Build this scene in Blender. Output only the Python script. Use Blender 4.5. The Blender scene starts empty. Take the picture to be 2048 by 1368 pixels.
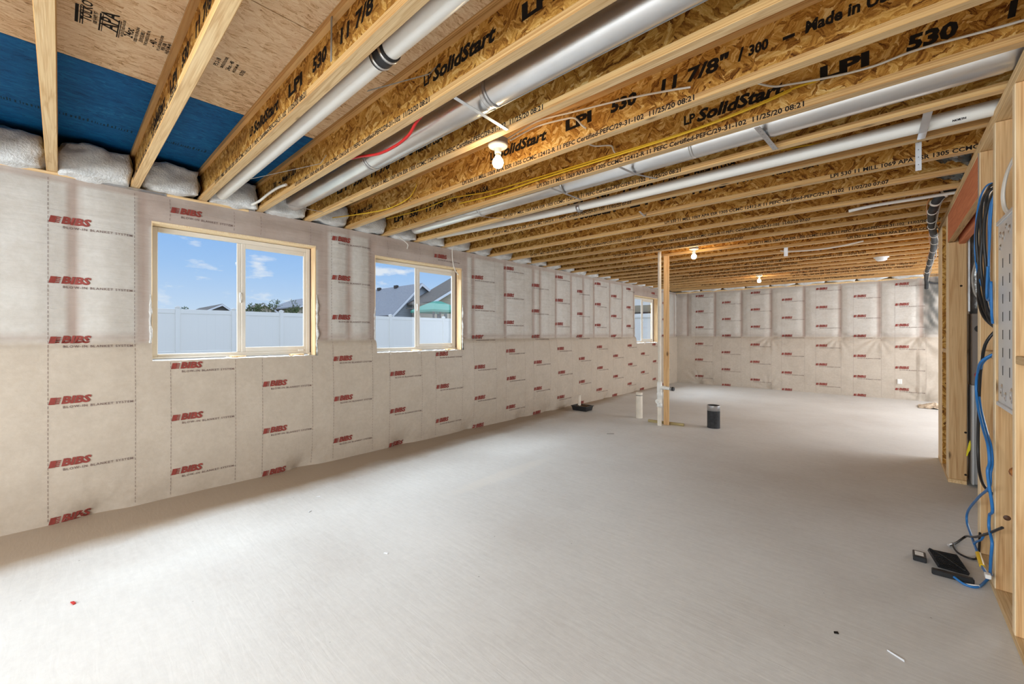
import bpy, bmesh, math, random
from math import pi, sin, cos, radians
from mathutils import Vector, Matrix, noise

random.seed(7)
C = bpy.context.scene.collection
sc = bpy.context.scene

# ------------------------------------------------------------------ camera
cam = bpy.data.cameras.new('camera')
cam.sensor_width = 36.0
cam.lens = 823.9 / 2048 * 36.0
cam.shift_y = -16.1 / 2048
cam.clip_start = 0.02
cam.clip_end = 500
co = bpy.data.objects.new('camera', cam)
C.objects.link(co)
co.location = (0, 0, 1.5)
co.rotation_euler = (pi / 2, 0, 0.7389)
sc.camera = co

# ------------------------------------------------------------------ exposure
vs = sc.view_settings
vs.view_transform = 'Standard'
vs.look = 'None'
vs.gamma = 1.0
vs.use_curve_mapping = False
vs.exposure = 0.0
sc.cycles.max_bounces = 8
sc.cycles.diffuse_bounces = 4
sc.cycles.adaptive_threshold = 0.02
sc.cycles.glossy_bounces = 3
sc.cycles.transparent_max_bounces = 12
sc.cycles.caustics_reflective = False
sc.cycles.caustics_refractive = False
sc.cycles.sample_clamp_indirect = 6.0


# ------------------------------------------------------------------ node helper
class N:
    """tiny helper around one node tree"""
    def __init__(s, nt):
        s.nt = nt
        nt.nodes.clear()

    def n(s, typ, ins=None, **kw):
        nd = s.nt.nodes.new(typ)
        for k, v in kw.items():
            setattr(nd, k, v)
        if ins:
            for k, v in ins.items():
                if hasattr(v, 'is_linked') or isinstance(v, bpy.types.NodeSocket):
                    s.nt.links.new(v, nd.inputs[k])
                else:
                    nd.inputs[k].default_value = v
        return nd

    def link(s, a, b):
        s.nt.links.new(a, b)

    def math(s, op, a, b=0.0, clamp=False):
        nd = s.n('ShaderNodeMath', {0: a, 1: b}, operation=op)
        nd.use_clamp = clamp
        return nd.outputs[0]

    def mix(s, f, a, b, blend='MIX'):
        nd = s.nt.nodes.new('ShaderNodeMix')
        nd.data_type = 'RGBA'
        nd.blend_type = blend
        for i, v in ((0, f), (6, a), (7, b)):
            if isinstance(v, bpy.types.NodeSocket):
                s.nt.links.new(v, nd.inputs[i])
            else:
                nd.inputs[i].default_value = v
        return nd.outputs[2]

    def ramp(s, f, stops):
        nd = s.nt.nodes.new('ShaderNodeValToRGB')
        cr = nd.color_ramp
        while len(cr.elements) > 1:
            cr.elements.remove(cr.elements[0])
        cr.elements[0].position = stops[0][0]
        cr.elements[0].color = stops[0][1]
        for p, c in stops[1:]:
            e = cr.elements.new(p)
            e.color = c
        s.nt.links.new(f, nd.inputs[0])
        return nd.outputs[0]


def rgb(r, g, b):
    """sRGB 0-255 to linear rgba"""
    f = lambda c: (c / 255 / 12.92) if c / 255 <= 0.04045 else ((c / 255 + 0.055) / 1.055) ** 2.4
    return (f(r), f(g), f(b), 1.0)


# ------------------------------------------------------------------ world: blue sky with small clouds
w = bpy.data.worlds.new('sky')
sc.world = w
w.use_nodes = True
t = N(w.node_tree)
tc = t.n('ShaderNodeTexCoord')
sep = t.n('ShaderNodeSeparateXYZ', {0: tc.outputs['Generated']})
grad = t.ramp(t.math('MULTIPLY', sep.outputs[2], 1.0), [
    (0.0, rgb(214, 229, 246)), (0.06, rgb(196, 218, 245)), (0.13, rgb(168, 203, 246)), (0.22, rgb(140, 186, 244)), (1.0, rgb(96, 150, 226))])
mp = t.n('ShaderNodeMapping', {0: tc.outputs['Generated'], 'Scale': (7.0, 7.0, 22.0), 'Location': (1.3, 0.2, 0.35)})
nz = t.n('ShaderNodeTexNoise', {'Vector': mp.outputs[0], 'Scale': 1.5, 'Detail': 6.0, 'Roughness': 0.55})
cl = t.ramp(nz.outputs[0], [(0.55, (0, 0, 0, 1)), (0.66, (1, 1, 1, 1))])
skyc = t.mix(t.math('MULTIPLY', cl, 0.85), grad, rgb(240, 242, 248))
bg = t.n('ShaderNodeBackground', {'Color': skyc, 'Strength': 1.0})
wo = t.n('ShaderNodeOutputWorld')
t.link(bg.outputs[0], wo.inputs[0])


# ------------------------------------------------------------------ lights
def light(name, typ, loc, rot, energy, color=(1, 1, 1), **kw):
    l = bpy.data.lights.new(name, typ)
    l.energy = energy
    l.color = color
    for k, v in kw.items():
        setattr(l, k, v)
    o = bpy.data.objects.new(name, l)
    o.location = loc
    o.rotation_euler = rot
    C.objects.link(o)
    return o


# high hazy sun over the yard
light('daylight', 'SUN', (-20, 4, 20), (0, 0, 0), 2.6, (1.0, 0.98, 0.95), angle=radians(150))
# added area lamps outside the long wall, boosting sky light through each window
for wy in (1.28, 3.48, 10.88, -1.86):
    light('window_daylight', 'AREA', (-6.5, wy, 3.75), (0, radians(-52), 0), 350 if wy > 0 else 180, (0.84, 0.92, 1.0), shape='RECTANGLE', size=1.5, size_y=1.7)
# unseen fill lamps added behind the camera and round the far corner
light('back_fill', 'AREA', (-1.5, -3.1, 2.0), (radians(72), 0, 0), 290, (0.86, 0.94, 1.0), shape='RECTANGLE', size=4.6, size_y=1.5)
light('alcove_fill', 'AREA', (3.0, 10.0, 1.7), (radians(78), 0, radians(90)), 270, (0.9, 0.95, 1.0), shape='RECTANGLE', size=4.8, size_y=2.0)


# ------------------------------------------------------------------ materials
M = {}


def mat(name, color=(0.8, 0.8, 0.8, 1), rough=0.6, metal=0.0, spec=0.5, var=0.0, vscale=8.0, bump=0.0, bscale=60.0, **kw):
    """plain procedural surface: base colour with a little noise variation and relief"""
    m = bpy.data.materials.new(name)
    m.use_nodes = True
    t = N(m.node_tree)
    out = t.n('ShaderNodeOutputMaterial')
    p = t.n('ShaderNodeBsdfPrincipled', {'Roughness': rough, 'Metallic': metal, 'Specular IOR Level': spec})
    t.link(p.outputs[0], out.inputs[0])
    tc = t.n('ShaderNodeTexCoord')
    col = color
    if var:
        nz = t.n('ShaderNodeTexNoise', {'Vector': tc.outputs['Object'], 'Scale': vscale, 'Detail': 5.0})
        k = tuple(min(1, c * (1 + var)) for c in color[:3]) + (1,)
        d = tuple(c * (1 - var) for c in color[:3]) + (1,)
        c = t.ramp(nz.outputs[0], [(0.3, d), (0.7, k)])
        t.link(c, p.inputs['Base Color'])
    else:
        p.inputs['Base Color'].default_value = col
    if bump:
        nb = t.n('ShaderNodeTexNoise', {'Vector': tc.outputs['Object'], 'Scale': bscale, 'Detail': 4.0})
        b = t.n('ShaderNodeBump', {'Height': nb.outputs[0], 'Strength': bump, 'Distance': 0.02})
        t.link(b.outputs[0], p.inputs['Normal'])
    for k, v in kw.items():
        p.inputs[k].default_value = v
    M[name] = m
    return m


def wood(name, axis, c0, c1, c2, ring=1.0, ply=False, knots=True):
    """lumber with grain along one axis (0 x, 1 y, 2 z); tone differs per object"""
    m = bpy.data.materials.new(name)
    m.use_nodes = True
    t = N(m.node_tree)
    out = t.n('ShaderNodeOutputMaterial')
    p = t.n('ShaderNodeBsdfPrincipled', {'Roughness': 0.65, 'Specular IOR Level': 0.25})
    t.link(p.outputs[0], out.inputs[0])
    tc = t.n('ShaderNodeTexCoord')
    oi = t.n('ShaderNodeObjectInfo')
    off = t.n('ShaderNodeVectorMath', {0: tc.outputs['Object'], 1: (0, 0, 0)}, operation='ADD')
    rr = t.n('ShaderNodeCombineXYZ', {0: t.math('MULTIPLY', oi.outputs['Random'], 31.0), 1: t.math('MULTIPLY', oi.outputs['Random'], 17.0), 2: t.math('MULTIPLY', oi.outputs['Random'], 23.0)})
    t.link(rr.outputs[0], off.inputs[1])
    s1 = [26.0, 26.0, 26.0]
    s1[axis] = 1.3
    s2 = [170.0, 170.0, 170.0]
    s2[axis] = 3.0
    mp1 = t.n('ShaderNodeMapping', {0: off.outputs[0], 'Scale': s1})
    mp2 = t.n('ShaderNodeMapping', {0: off.outputs[0], 'Scale': s2})
    n1 = t.n('ShaderNodeTexNoise', {'Vector': mp1.outputs[0], 'Scale': 1.0, 'Detail': 3.0, 'Distortion': 0.6})
    rings = t.math('SINE', t.math('MULTIPLY', n1.outputs[0], 26.0 * ring))
    rings = t.math('ADD', t.math('MULTIPLY', rings, 0.5), 0.5)
    rings = t.math('POWER', rings, 3.0)
    n2 = t.n('ShaderNodeTexNoise', {'Vector': mp2.outputs[0], 'Scale': 1.0, 'Detail': 2.0})
    base = t.ramp(n1.outputs[0], [(0.3, c0), (0.7, c1)])
    c = t.mix(t.math('MULTIPLY', rings, 0.55), base, c2)
    c = t.mix(0.35, c, t.ramp(n2.outputs[0], [(0.3, c2), (0.62, c1)]))
    if ply:
        s3 = [0.6, 0.6, 0.6]
        s3[2] = 150.0
        mp3 = t.n('ShaderNodeMapping', {0: off.outputs[0], 'Scale': s3})
        n3 = t.n('ShaderNodeTexNoise', {'Vector': mp3.outputs[0], 'Scale': 1.0, 'Detail': 1.0})
        c = t.mix(0.6, c, t.ramp(n3.outputs[0], [(0.38, c2), (0.55, c0), (0.7, c1)]))
    if knots:
        s4 = [9.0, 9.0, 9.0]
        s4[axis] = 4.0
        mp4 = t.n('ShaderNodeMapping', {0: off.outputs[0], 'Scale': s4})
        v = t.n('ShaderNodeTexVoronoi', {'Vector': mp4.outputs[0], 'Scale': 0.55})
        k = t.ramp(v.outputs['Distance'], [(0.045, (1, 1, 1, 1)), (0.11, (0, 0, 0, 1))])
        c = t.mix(t.math('MULTIPLY', k, 0.8), c, tuple(x * 0.25 for x in c2[:3]) + (1,))
    hs = t.n('ShaderNodeHueSaturation', {'Color': c, 'Value': t.math('ADD', t.math('MULTIPLY', oi.outputs['Random'], 0.22), 0.9)})
    t.link(hs.outputs[0], p.inputs['Base Color'])
    b = t.n('ShaderNodeBump', {'Height': n2.outputs[0], 'Strength': 0.15, 'Distance': 0.004})
    t.link(b.outputs[0], p.inputs['Normal'])
    M[name] = m
    return m


def osb(name, flat, cols, scale=1.0, flake=0.6, streak=1.0, angs=(0.15, 1.0, -0.85)):
    """oriented strand board: three overlaid layers of stretched flakes; flat=True lies in XY, else stands in XZ"""
    m = bpy.data.materials.new(name)
    m.use_nodes = True
    t = N(m.node_tree)
    out = t.n('ShaderNodeOutputMaterial')
    p = t.n('ShaderNodeBsdfPrincipled', {'Roughness': 0.7, 'Specular IOR Level': 0.2})
    t.link(p.outputs[0], out.inputs[0])
    tc = t.n('ShaderNodeTexCoord')
    oi = t.n('ShaderNodeObjectInfo')
    rr = t.n('ShaderNodeCombineXYZ', {0: t.math('MULTIPLY', oi.outputs['Random'], 37.0), 1: t.math('MULTIPLY', oi.outputs['Random'], 11.0), 2: t.math('MULTIPLY', oi.outputs['Random'], 19.0)})
    off = t.n('ShaderNodeVectorMath', {0: tc.outputs['Object'], 1: rr.outputs[0]}, operation='ADD').outputs[0]
    wn = t.n('ShaderNodeTexNoise', {'Vector': off, 'Scale': 16.0 * scale, 'Detail': 5.0, 'Roughness': 0.7})
    wob = t.n('ShaderNodeVectorMath', {0: wn.outputs['Color'], 1: (0.5, 0.5, 0.5)}, operation='SUBTRACT').outputs[0]
    wob = t.n('ShaderNodeVectorMath', {0: wob, 3: 0.05 / scale}, operation='SCALE').outputs[0]
    pos = t.n('ShaderNodeVectorMath', {0: off, 1: wob}, operation='ADD').outputs[0]
    vals = []
    fines = []
    for k, ang in enumerate(angs):
        rot = (0, 0, ang) if flat else (0, ang, 0)
        sc_ = (10 * scale, 42 * scale, 3) if flat else (10 * scale, 3, 42 * scale)
        mr = t.n('ShaderNodeMapping', {0: pos, 'Rotation': rot})
        mp = t.n('ShaderNodeMapping', {0: mr.outputs[0], 'Scale': sc_, 'Location': (k * 3.1, k * 1.7, k * 5.3)})
        v = t.n('ShaderNodeTexVoronoi', {'Vector': mp.outputs[0], 'Scale': 1.0})
        vals.append(t.n('ShaderNodeSeparateColor', {0: v.outputs['Color']}))
        m2 = t.n('ShaderNodeMapping', {0: mr.outputs[0], 'Scale': (14, 130, 5) if flat else (14, 5, 130)})
        fines.append(t.n('ShaderNodeTexNoise', {'Vector': m2.outputs[0], 'Scale': 1.0, 'Detail': 4.0, 'Roughness': 0.65}).outputs[0])
    sel = t.n('ShaderNodeTexVoronoi', {'Vector': pos, 'Scale': 19.0 * scale})
    ss = t.n('ShaderNodeSeparateColor', {0: sel.outputs['Color']})
    f1 = t.math('GREATER_THAN', ss.outputs[0], 0.45)
    f2 = t.math('GREATER_THAN', ss.outputs[1], 0.66)

    def mixv(f, a, b):
        nd = t.n('ShaderNodeMix', data_type='FLOAT')
        for i, v in ((0, f), (2, a), (3, b)):
            t.link(v, nd.inputs[i])
        return nd.outputs[0]
    val = mixv(f2, mixv(f1, vals[1].outputs[0], vals[0].outputs[0]), vals[2].outputs[0])
    fin = mixv(f2, mixv(f1, fines[1], fines[0]), fines[2])
    big = t.n('ShaderNodeTexNoise', {'Vector': off, 'Scale': 3.0, 'Detail': 3.0}).outputs[0]
    v2 = t.math('ADD', t.math('MULTIPLY', val, flake), t.math('MULTIPLY', t.math('SUBTRACT', fin, 0.5), streak))
    v2 = t.math('ADD', v2, t.math('MULTIPLY', t.math('SUBTRACT', big, 0.5), 0.5))
    v2 = t.math('ADD', v2, 0.5 - flake * 0.5)
    c = t.ramp(v2, cols)
    t.link(c, p.inputs['Base Color'])
    b = t.n('ShaderNodeBump', {'Height': v2, 'Strength': 0.3, 'Distance': 0.004})
    t.link(b.outputs[0], p.inputs['Normal'])
    M[name] = m
    return m


PALE = (rgb(222, 188, 138), rgb(238, 210, 164), rgb(186, 140, 88))
GOLD = (rgb(214, 170, 110), rgb(230, 192, 134), rgb(168, 116, 62))
STUD = (rgb(222, 180, 128), rgb(236, 200, 150), rgb(184, 130, 78))
wood('flange_wood', 0, *PALE, ply=False)
wood('flange_ply', 0, *GOLD, ply=True, knots=False)
wood('stud_wood', 2, *STUD, ring=0.8)
wood('plate_wood', 1, *PALE)
wood('stick_wood', 0, rgb(168, 150, 104), rgb(190, 172, 124), rgb(120, 100, 62))
wood('edge_wood', 2, rgb(244, 218, 178), rgb(250, 230, 196), rgb(226, 190, 140), knots=False)
wood('header_red', 1, rgb(222, 134, 92), rgb(234, 152, 108), rgb(196, 104, 68))
wood('header_ply', 1, rgb(206, 164, 112), rgb(222, 184, 132), rgb(120, 82, 48), knots=False)
wood('reveal_wood', 2, rgb(238, 204, 156), rgb(246, 220, 176), rgb(206, 150, 96))
osb('web_osb', False, [(0.05, rgb(92, 50, 14)), (0.26, rgb(160, 106, 42)), (0.5, rgb(202, 146, 66)), (0.72, rgb(224, 174, 92)), (0.98, rgb(246, 214, 146))], 1.1, 0.62, 1.4)
osb('floor_osb', True, [(0.02, rgb(112, 76, 44)), (0.18, rgb(198, 156, 112)), (0.42, rgb(230, 198, 158)), (0.7, rgb(240, 214, 178)), (1.0, rgb(248, 228, 196))], 1.0, 0.34, 1.7, (1.45, 1.2, 1.75))
osb('floor_blue', True, [(0.05, rgb(4, 50, 92)), (0.3, rgb(8, 82, 136)), (0.6, rgb(12, 98, 158)), (0.85, rgb(26, 118, 176)), (1.0, rgb(90, 164, 206))], 1.0, 0.3, 1.3, (1.45, 1.2, 1.75))
mat('ink', (0.022, 0.018, 0.016, 1), 0.8, spec=0.1)
mat('blue_ink', (0.02, 0.06, 0.1, 1), 0.8, spec=0.1)
mat('logo_red', rgb(146, 66, 58), 0.6, spec=0.3, var=0.15, vscale=20)
mat('small_print', rgb(126, 104, 98), 0.6, spec=0.3)
mat('fiberglass', rgb(226, 226, 224), 0.95, spec=0.05, var=0.16, vscale=12, bump=0.5, bscale=70)
mat('fringe', rgb(240, 238, 234), 0.95, spec=0.05, var=0.08, vscale=40, bump=0.8, bscale=120)
mat('galvanized', (0.80, 0.81, 0.82, 1), 0.28, metal=0.9, var=0.06, vscale=5, bump=0.05, bscale=9)
mat('dull_galvanized', (0.55, 0.56, 0.58, 1), 0.38, metal=0.85, var=0.1, vscale=12)
mat('pvc', rgb(238, 236, 230), 0.35, var=0.03, vscale=3)
mat('pvc_dusty', rgb(232, 222, 206), 0.5, var=0.08, vscale=9)
mat('rubber', (0.02, 0.02, 0.022, 1), 0.5)
mat('black_plastic', (0.018, 0.019, 0.021, 1), 0.42, var=0.2, vscale=30)
mat('foam_black', (0.032, 0.033, 0.035, 1), 0.8, var=0.3, vscale=20, bump=0.2)
mat('porcelain', rgb(176, 172, 166), 0.3)
mat('white_plastic', rgb(240, 240, 238), 0.4)
mat('box_gray', rgb(150, 146, 140), 0.6)
mat('vinyl', rgb(226, 219, 208), 0.4, var=0.02)
mat('vinyl_dark', rgb(176, 170, 162), 0.5)
mat('yellow_cable', rgb(236, 192, 40), 0.4)
mat('white_cable', rgb(232, 226, 216), 0.45)
mat('gray_cable', rgb(170, 166, 160), 0.45)
mat('blue_cable', rgb(44, 120, 190), 0.4)
mat('black_cable', (0.016, 0.016, 0.017, 1), 0.4)
mat('brown_wire', rgb(92, 60, 40), 0.5)
mat('copper', rgb(206, 140, 84), 0.35, metal=0.8)
mat('red_pipe', rgb(196, 34, 34), 0.35)
mat('yellow_tag', rgb(250, 232, 20), 0.5)
mat('enclosure', rgb(222, 226, 230), 0.35, metal=0.25, var=0.03)
mat('slot_dark', (0.03, 0.03, 0.03, 1), 0.8)
mat('furnace_gray', rgb(158, 158, 158), 0.45, metal=0.3)
mat('furnace_taupe', rgb(120, 110, 102), 0.5, metal=0.1)
mat('furnace_light', rgb(190, 192, 194), 0.4, metal=0.3)
mat('foil', rgb(180, 180, 178), 0.3, metal=0.7, var=0.25, vscale=14, bump=0.7, bscale=12)
mat('red_gasket', rgb(190, 40, 36), 0.5)
mat('concrete_wall', rgb(168, 164, 158), 0.9, var=0.1, bump=0.2)
mat('dark_film', rgb(86, 92, 92), 0.15, var=0.5, vscale=9, bump=0.9, bscale=14, **{'Transmission Weight': 0.0})
mat('gravel', rgb(98, 76, 52), 0.95, var=0.5, vscale=60, bump=1.0, bscale=90)
mat('dirty_paper', rgb(190, 172, 150), 0.8, var=0.3, vscale=25, bump=0.8, bscale=30)
# outside
mat('fence_vinyl', rgb(243, 240, 234), 0.5)
mat('shingle', rgb(146, 148, 152), 0.9, var=0.15, vscale=12, bump=0.3, bscale=30)
mat('shingle_brown', rgb(112, 106, 98), 0.9, var=0.15, vscale=8)
mat('siding_gray', rgb(184, 190, 198), 0.7)
mat('siding_pale', rgb(226, 228, 226), 0.7)
mat('siding_tan', rgb(190, 178, 156), 0.7)
mat('siding_brown', rgb(112, 108, 102), 0.7)
mat('trim_white', rgb(236, 238, 242), 0.6)
mat('gutter', rgb(66, 58, 54), 0.6)
mat('dark_glass', (0.05, 0.06, 0.07, 1), 0.15)
mat('canopy', rgb(60, 150, 128), 0.6, var=0.08)
mat('bark', rgb(92, 96, 70), 0.9)
mat('leaf', rgb(88, 104, 58), 0.8, var=0.3, vscale=3)
mat('lawn', rgb(140, 136, 122), 0.95, var=0.2, vscale=6)

# bulb glow (a lamp that is lit)
m = bpy.data.materials.new('bulb_glow')
m.use_nodes = True
t = N(m.node_tree)
t.link(t.n('ShaderNodeEmission', {'Color': (1.0, 0.74, 0.42, 1), 'Strength': 95.0}).outputs[0], t.n('ShaderNodeOutputMaterial').inputs[0])
M['bulb_glow'] = m

# window glass
m = bpy.data.materials.new('glass')
m.use_nodes = True
t = N(m.node_tree)
fr = t.n('ShaderNodeFresnel', {'IOR': 1.45})
tr = t.n('ShaderNodeBsdfTransparent', {'Color': (0.96, 0.98, 0.98, 1)})
gl = t.n('ShaderNodeBsdfGlossy', {'Roughness': 0.02})
mx = t.n('ShaderNodeMixShader', {0: t.math('MULTIPLY', fr.outputs[0], 0.2), 1: tr.outputs[0], 2: gl.outputs[0]})
t.link(mx.outputs[0], t.n('ShaderNodeOutputMaterial').inputs[0])
M['glass'] = m

# translucent wall film printed over blown-in insulation
m = bpy.data.materials.new('wall_film')
m.use_nodes = True
t = N(m.node_tree)
out = t.n('ShaderNodeOutputMaterial')
p = t.n('ShaderNodeBsdfPrincipled', {'Roughness': 0.42, 'Specular IOR Level': 0.35})
t.link(p.outputs[0], out.inputs[0])
tc = t.n('ShaderNodeTexCoord')
at = t.n('ShaderNodeAttribute', attribute_name='behind')          # r: lumber behind the film, g: upper stud bay, b: bare concrete behind
sp = t.n('ShaderNodeSeparateColor', {0: at.outputs['Color']})
n1 = t.n('ShaderNodeTexNoise', {'Vector': tc.outputs['Object'], 'Scale': 5.0, 'Detail': 6.0, 'Roughness': 0.65})
n2 = t.n('ShaderNodeTexNoise', {'Vector': tc.outputs['Object'], 'Scale': 26.0, 'Detail': 4.0, 'Roughness': 0.6})
low = t.ramp(n2.outputs[0], [(0.3, rgb(197, 183, 166)), (0.7, rgb(205, 192, 176))])
upp = t.ramp(n2.outputs[0], [(0.3, rgb(204, 199, 191)), (0.7, rgb(213, 208, 201))])
base = t.mix(sp.outputs[1], low, upp)
base = t.mix(t.ramp(n1.outputs[0], [(0.35, (0.22, 0.22, 0.22, 1)), (0.6, (0, 0, 0, 1))]), base, rgb(172, 158, 142))
mpw = t.n('ShaderNodeMapping', {0: tc.outputs['Object'], 'Scale': (5, 5, 4.0)})
n3 = t.n('ShaderNodeTexNoise', {'Vector': mpw.outputs[0], 'Scale': 1.0, 'Detail': 3.0})
lum = t.ramp(n3.outputs[0], [(0.3, rgb(156, 130, 116)), (0.7, rgb(174, 150, 137))])
base = t.mix(t.math('MULTIPLY', sp.outputs[0], 0.85), base, lum)
base = t.mix(t.math('MULTIPLY', sp.outputs[2], 0.9), base, rgb(88, 90, 88))
t.link(base, p.inputs['Base Color'])
mpb = t.n('ShaderNodeMapping', {0: tc.outputs['Object'], 'Rotation': (0.2, 0.2, 0), 'Scale': (1.8, 1.8, 15)})
nb = t.n('ShaderNodeTexNoise', {'Vector': mpb.outputs[0], 'Scale': 1.3, 'Detail': 4.0, 'Distortion': 0.5})
wr = t.math('MULTIPLY', nb.outputs[0], t.math('ADD', t.math('MULTIPLY', sp.outputs[1], 0.9), 0.25))
hb = t.math('ADD', wr, t.math('MULTIPLY', n2.outputs[0], 0.25))
b = t.n('ShaderNodeBump', {'Height': hb, 'Strength': 0.32, 'Distance': 0.02})
t.link(b.outputs[0], p.inputs['Normal'])
M['wall_film'] = m

# concrete slab
m = bpy.data.materials.new('slab')
m.use_nodes = True
t = N(m.node_tree)
out = t.n('ShaderNodeOutputMaterial')
p = t.n('ShaderNodeBsdfPrincipled', {'Roughness': 0.55, 'Specular IOR Level': 0.35})
t.link(p.outputs[0], out.inputs[0])
tc = t.n('ShaderNodeTexCoord')
n1 = t.n('ShaderNodeTexNoise', {'Vector': tc.outputs['Object'], 'Scale': 0.9, 'Detail': 7.0, 'Roughness': 0.6})
n2 = t.n('ShaderNodeTexNoise', {'Vector': tc.outputs['Object'], 'Scale': 22.0, 'Detail': 6.0, 'Roughness': 0.7})
mps = t.n('ShaderNodeMapping', {0: tc.outputs['Object'], 'Rotation': (0, 0, 0.9), 'Scale': (3, 22, 1)})
n3 = t.n('ShaderNodeTexNoise', {'Vector': mps.outputs[0], 'Scale': 1.6, 'Detail': 5.0, 'Distortion': 0.8})
c = t.ramp(n1.outputs[0], [(0.3, rgb(206, 203, 200)), (0.5, rgb(216, 215, 213)), (0.72, rgb(224, 223, 221))])
c = t.mix(0.12, c, t.ramp(n2.outputs[0], [(0.3, rgb(166, 160, 154)), (0.65, rgb(234, 232, 228))]))
c = t.mix(0.06, c, t.ramp(n3.outputs[0], [(0.35, rgb(150, 144, 138)), (0.6, rgb(232, 230, 226))]))
# browner band with an uneven edge along the foot of the window wall
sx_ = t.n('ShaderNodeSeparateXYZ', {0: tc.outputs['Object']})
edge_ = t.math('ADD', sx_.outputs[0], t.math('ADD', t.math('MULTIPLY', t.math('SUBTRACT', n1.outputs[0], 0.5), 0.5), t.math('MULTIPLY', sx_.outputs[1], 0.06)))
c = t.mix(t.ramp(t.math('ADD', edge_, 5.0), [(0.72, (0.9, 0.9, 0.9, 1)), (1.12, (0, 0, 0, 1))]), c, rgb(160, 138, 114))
# pale trowel patch in the middle of the slab
mpp = t.n('ShaderNodeMapping', {0: tc.outputs['Object'], 'Location': (3.02, -3.2, 0)})
mpp2 = t.n('ShaderNodeMapping', {0: mpp.outputs[0], 'Rotation': (0, 0, 0.18), 'Scale': (4.2, 0.55, 1)})
ln = t.n('ShaderNodeVectorMath', {0: mpp2.outputs[0]}, operation='LENGTH')
pm = t.math('SUBTRACT', 1.0, t.math('ADD', ln.outputs['Value'], t.math('MULTIPLY', n2.outputs[0], 0.9)), clamp=True)
c = t.mix(t.ramp(pm, [(0.05, (0, 0, 0, 1)), (0.25, (0.55, 0.55, 0.55, 1))]), c, rgb(226, 222, 216))
v = t.n('ShaderNodeTexVoronoi', {'Vector': tc.outputs['Object'], 'Scale': 5.0})
c = t.mix(t.ramp(v.outputs['Distance'], [(0.012, (0.7, 0.7, 0.7, 1)), (0.03, (0, 0, 0, 1))]), c, rgb(96, 88, 80))
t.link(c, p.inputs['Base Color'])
hb = t.math('ADD', t.math('MULTIPLY', n2.outputs[0], 0.6), n3.outputs[0])
b = t.n('ShaderNodeBump', {'Height': hb, 'Strength': 0.12, 'Distance': 0.01})
t.link(b.outputs[0], p.inputs['Normal'])
M['slab'] = m


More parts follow.
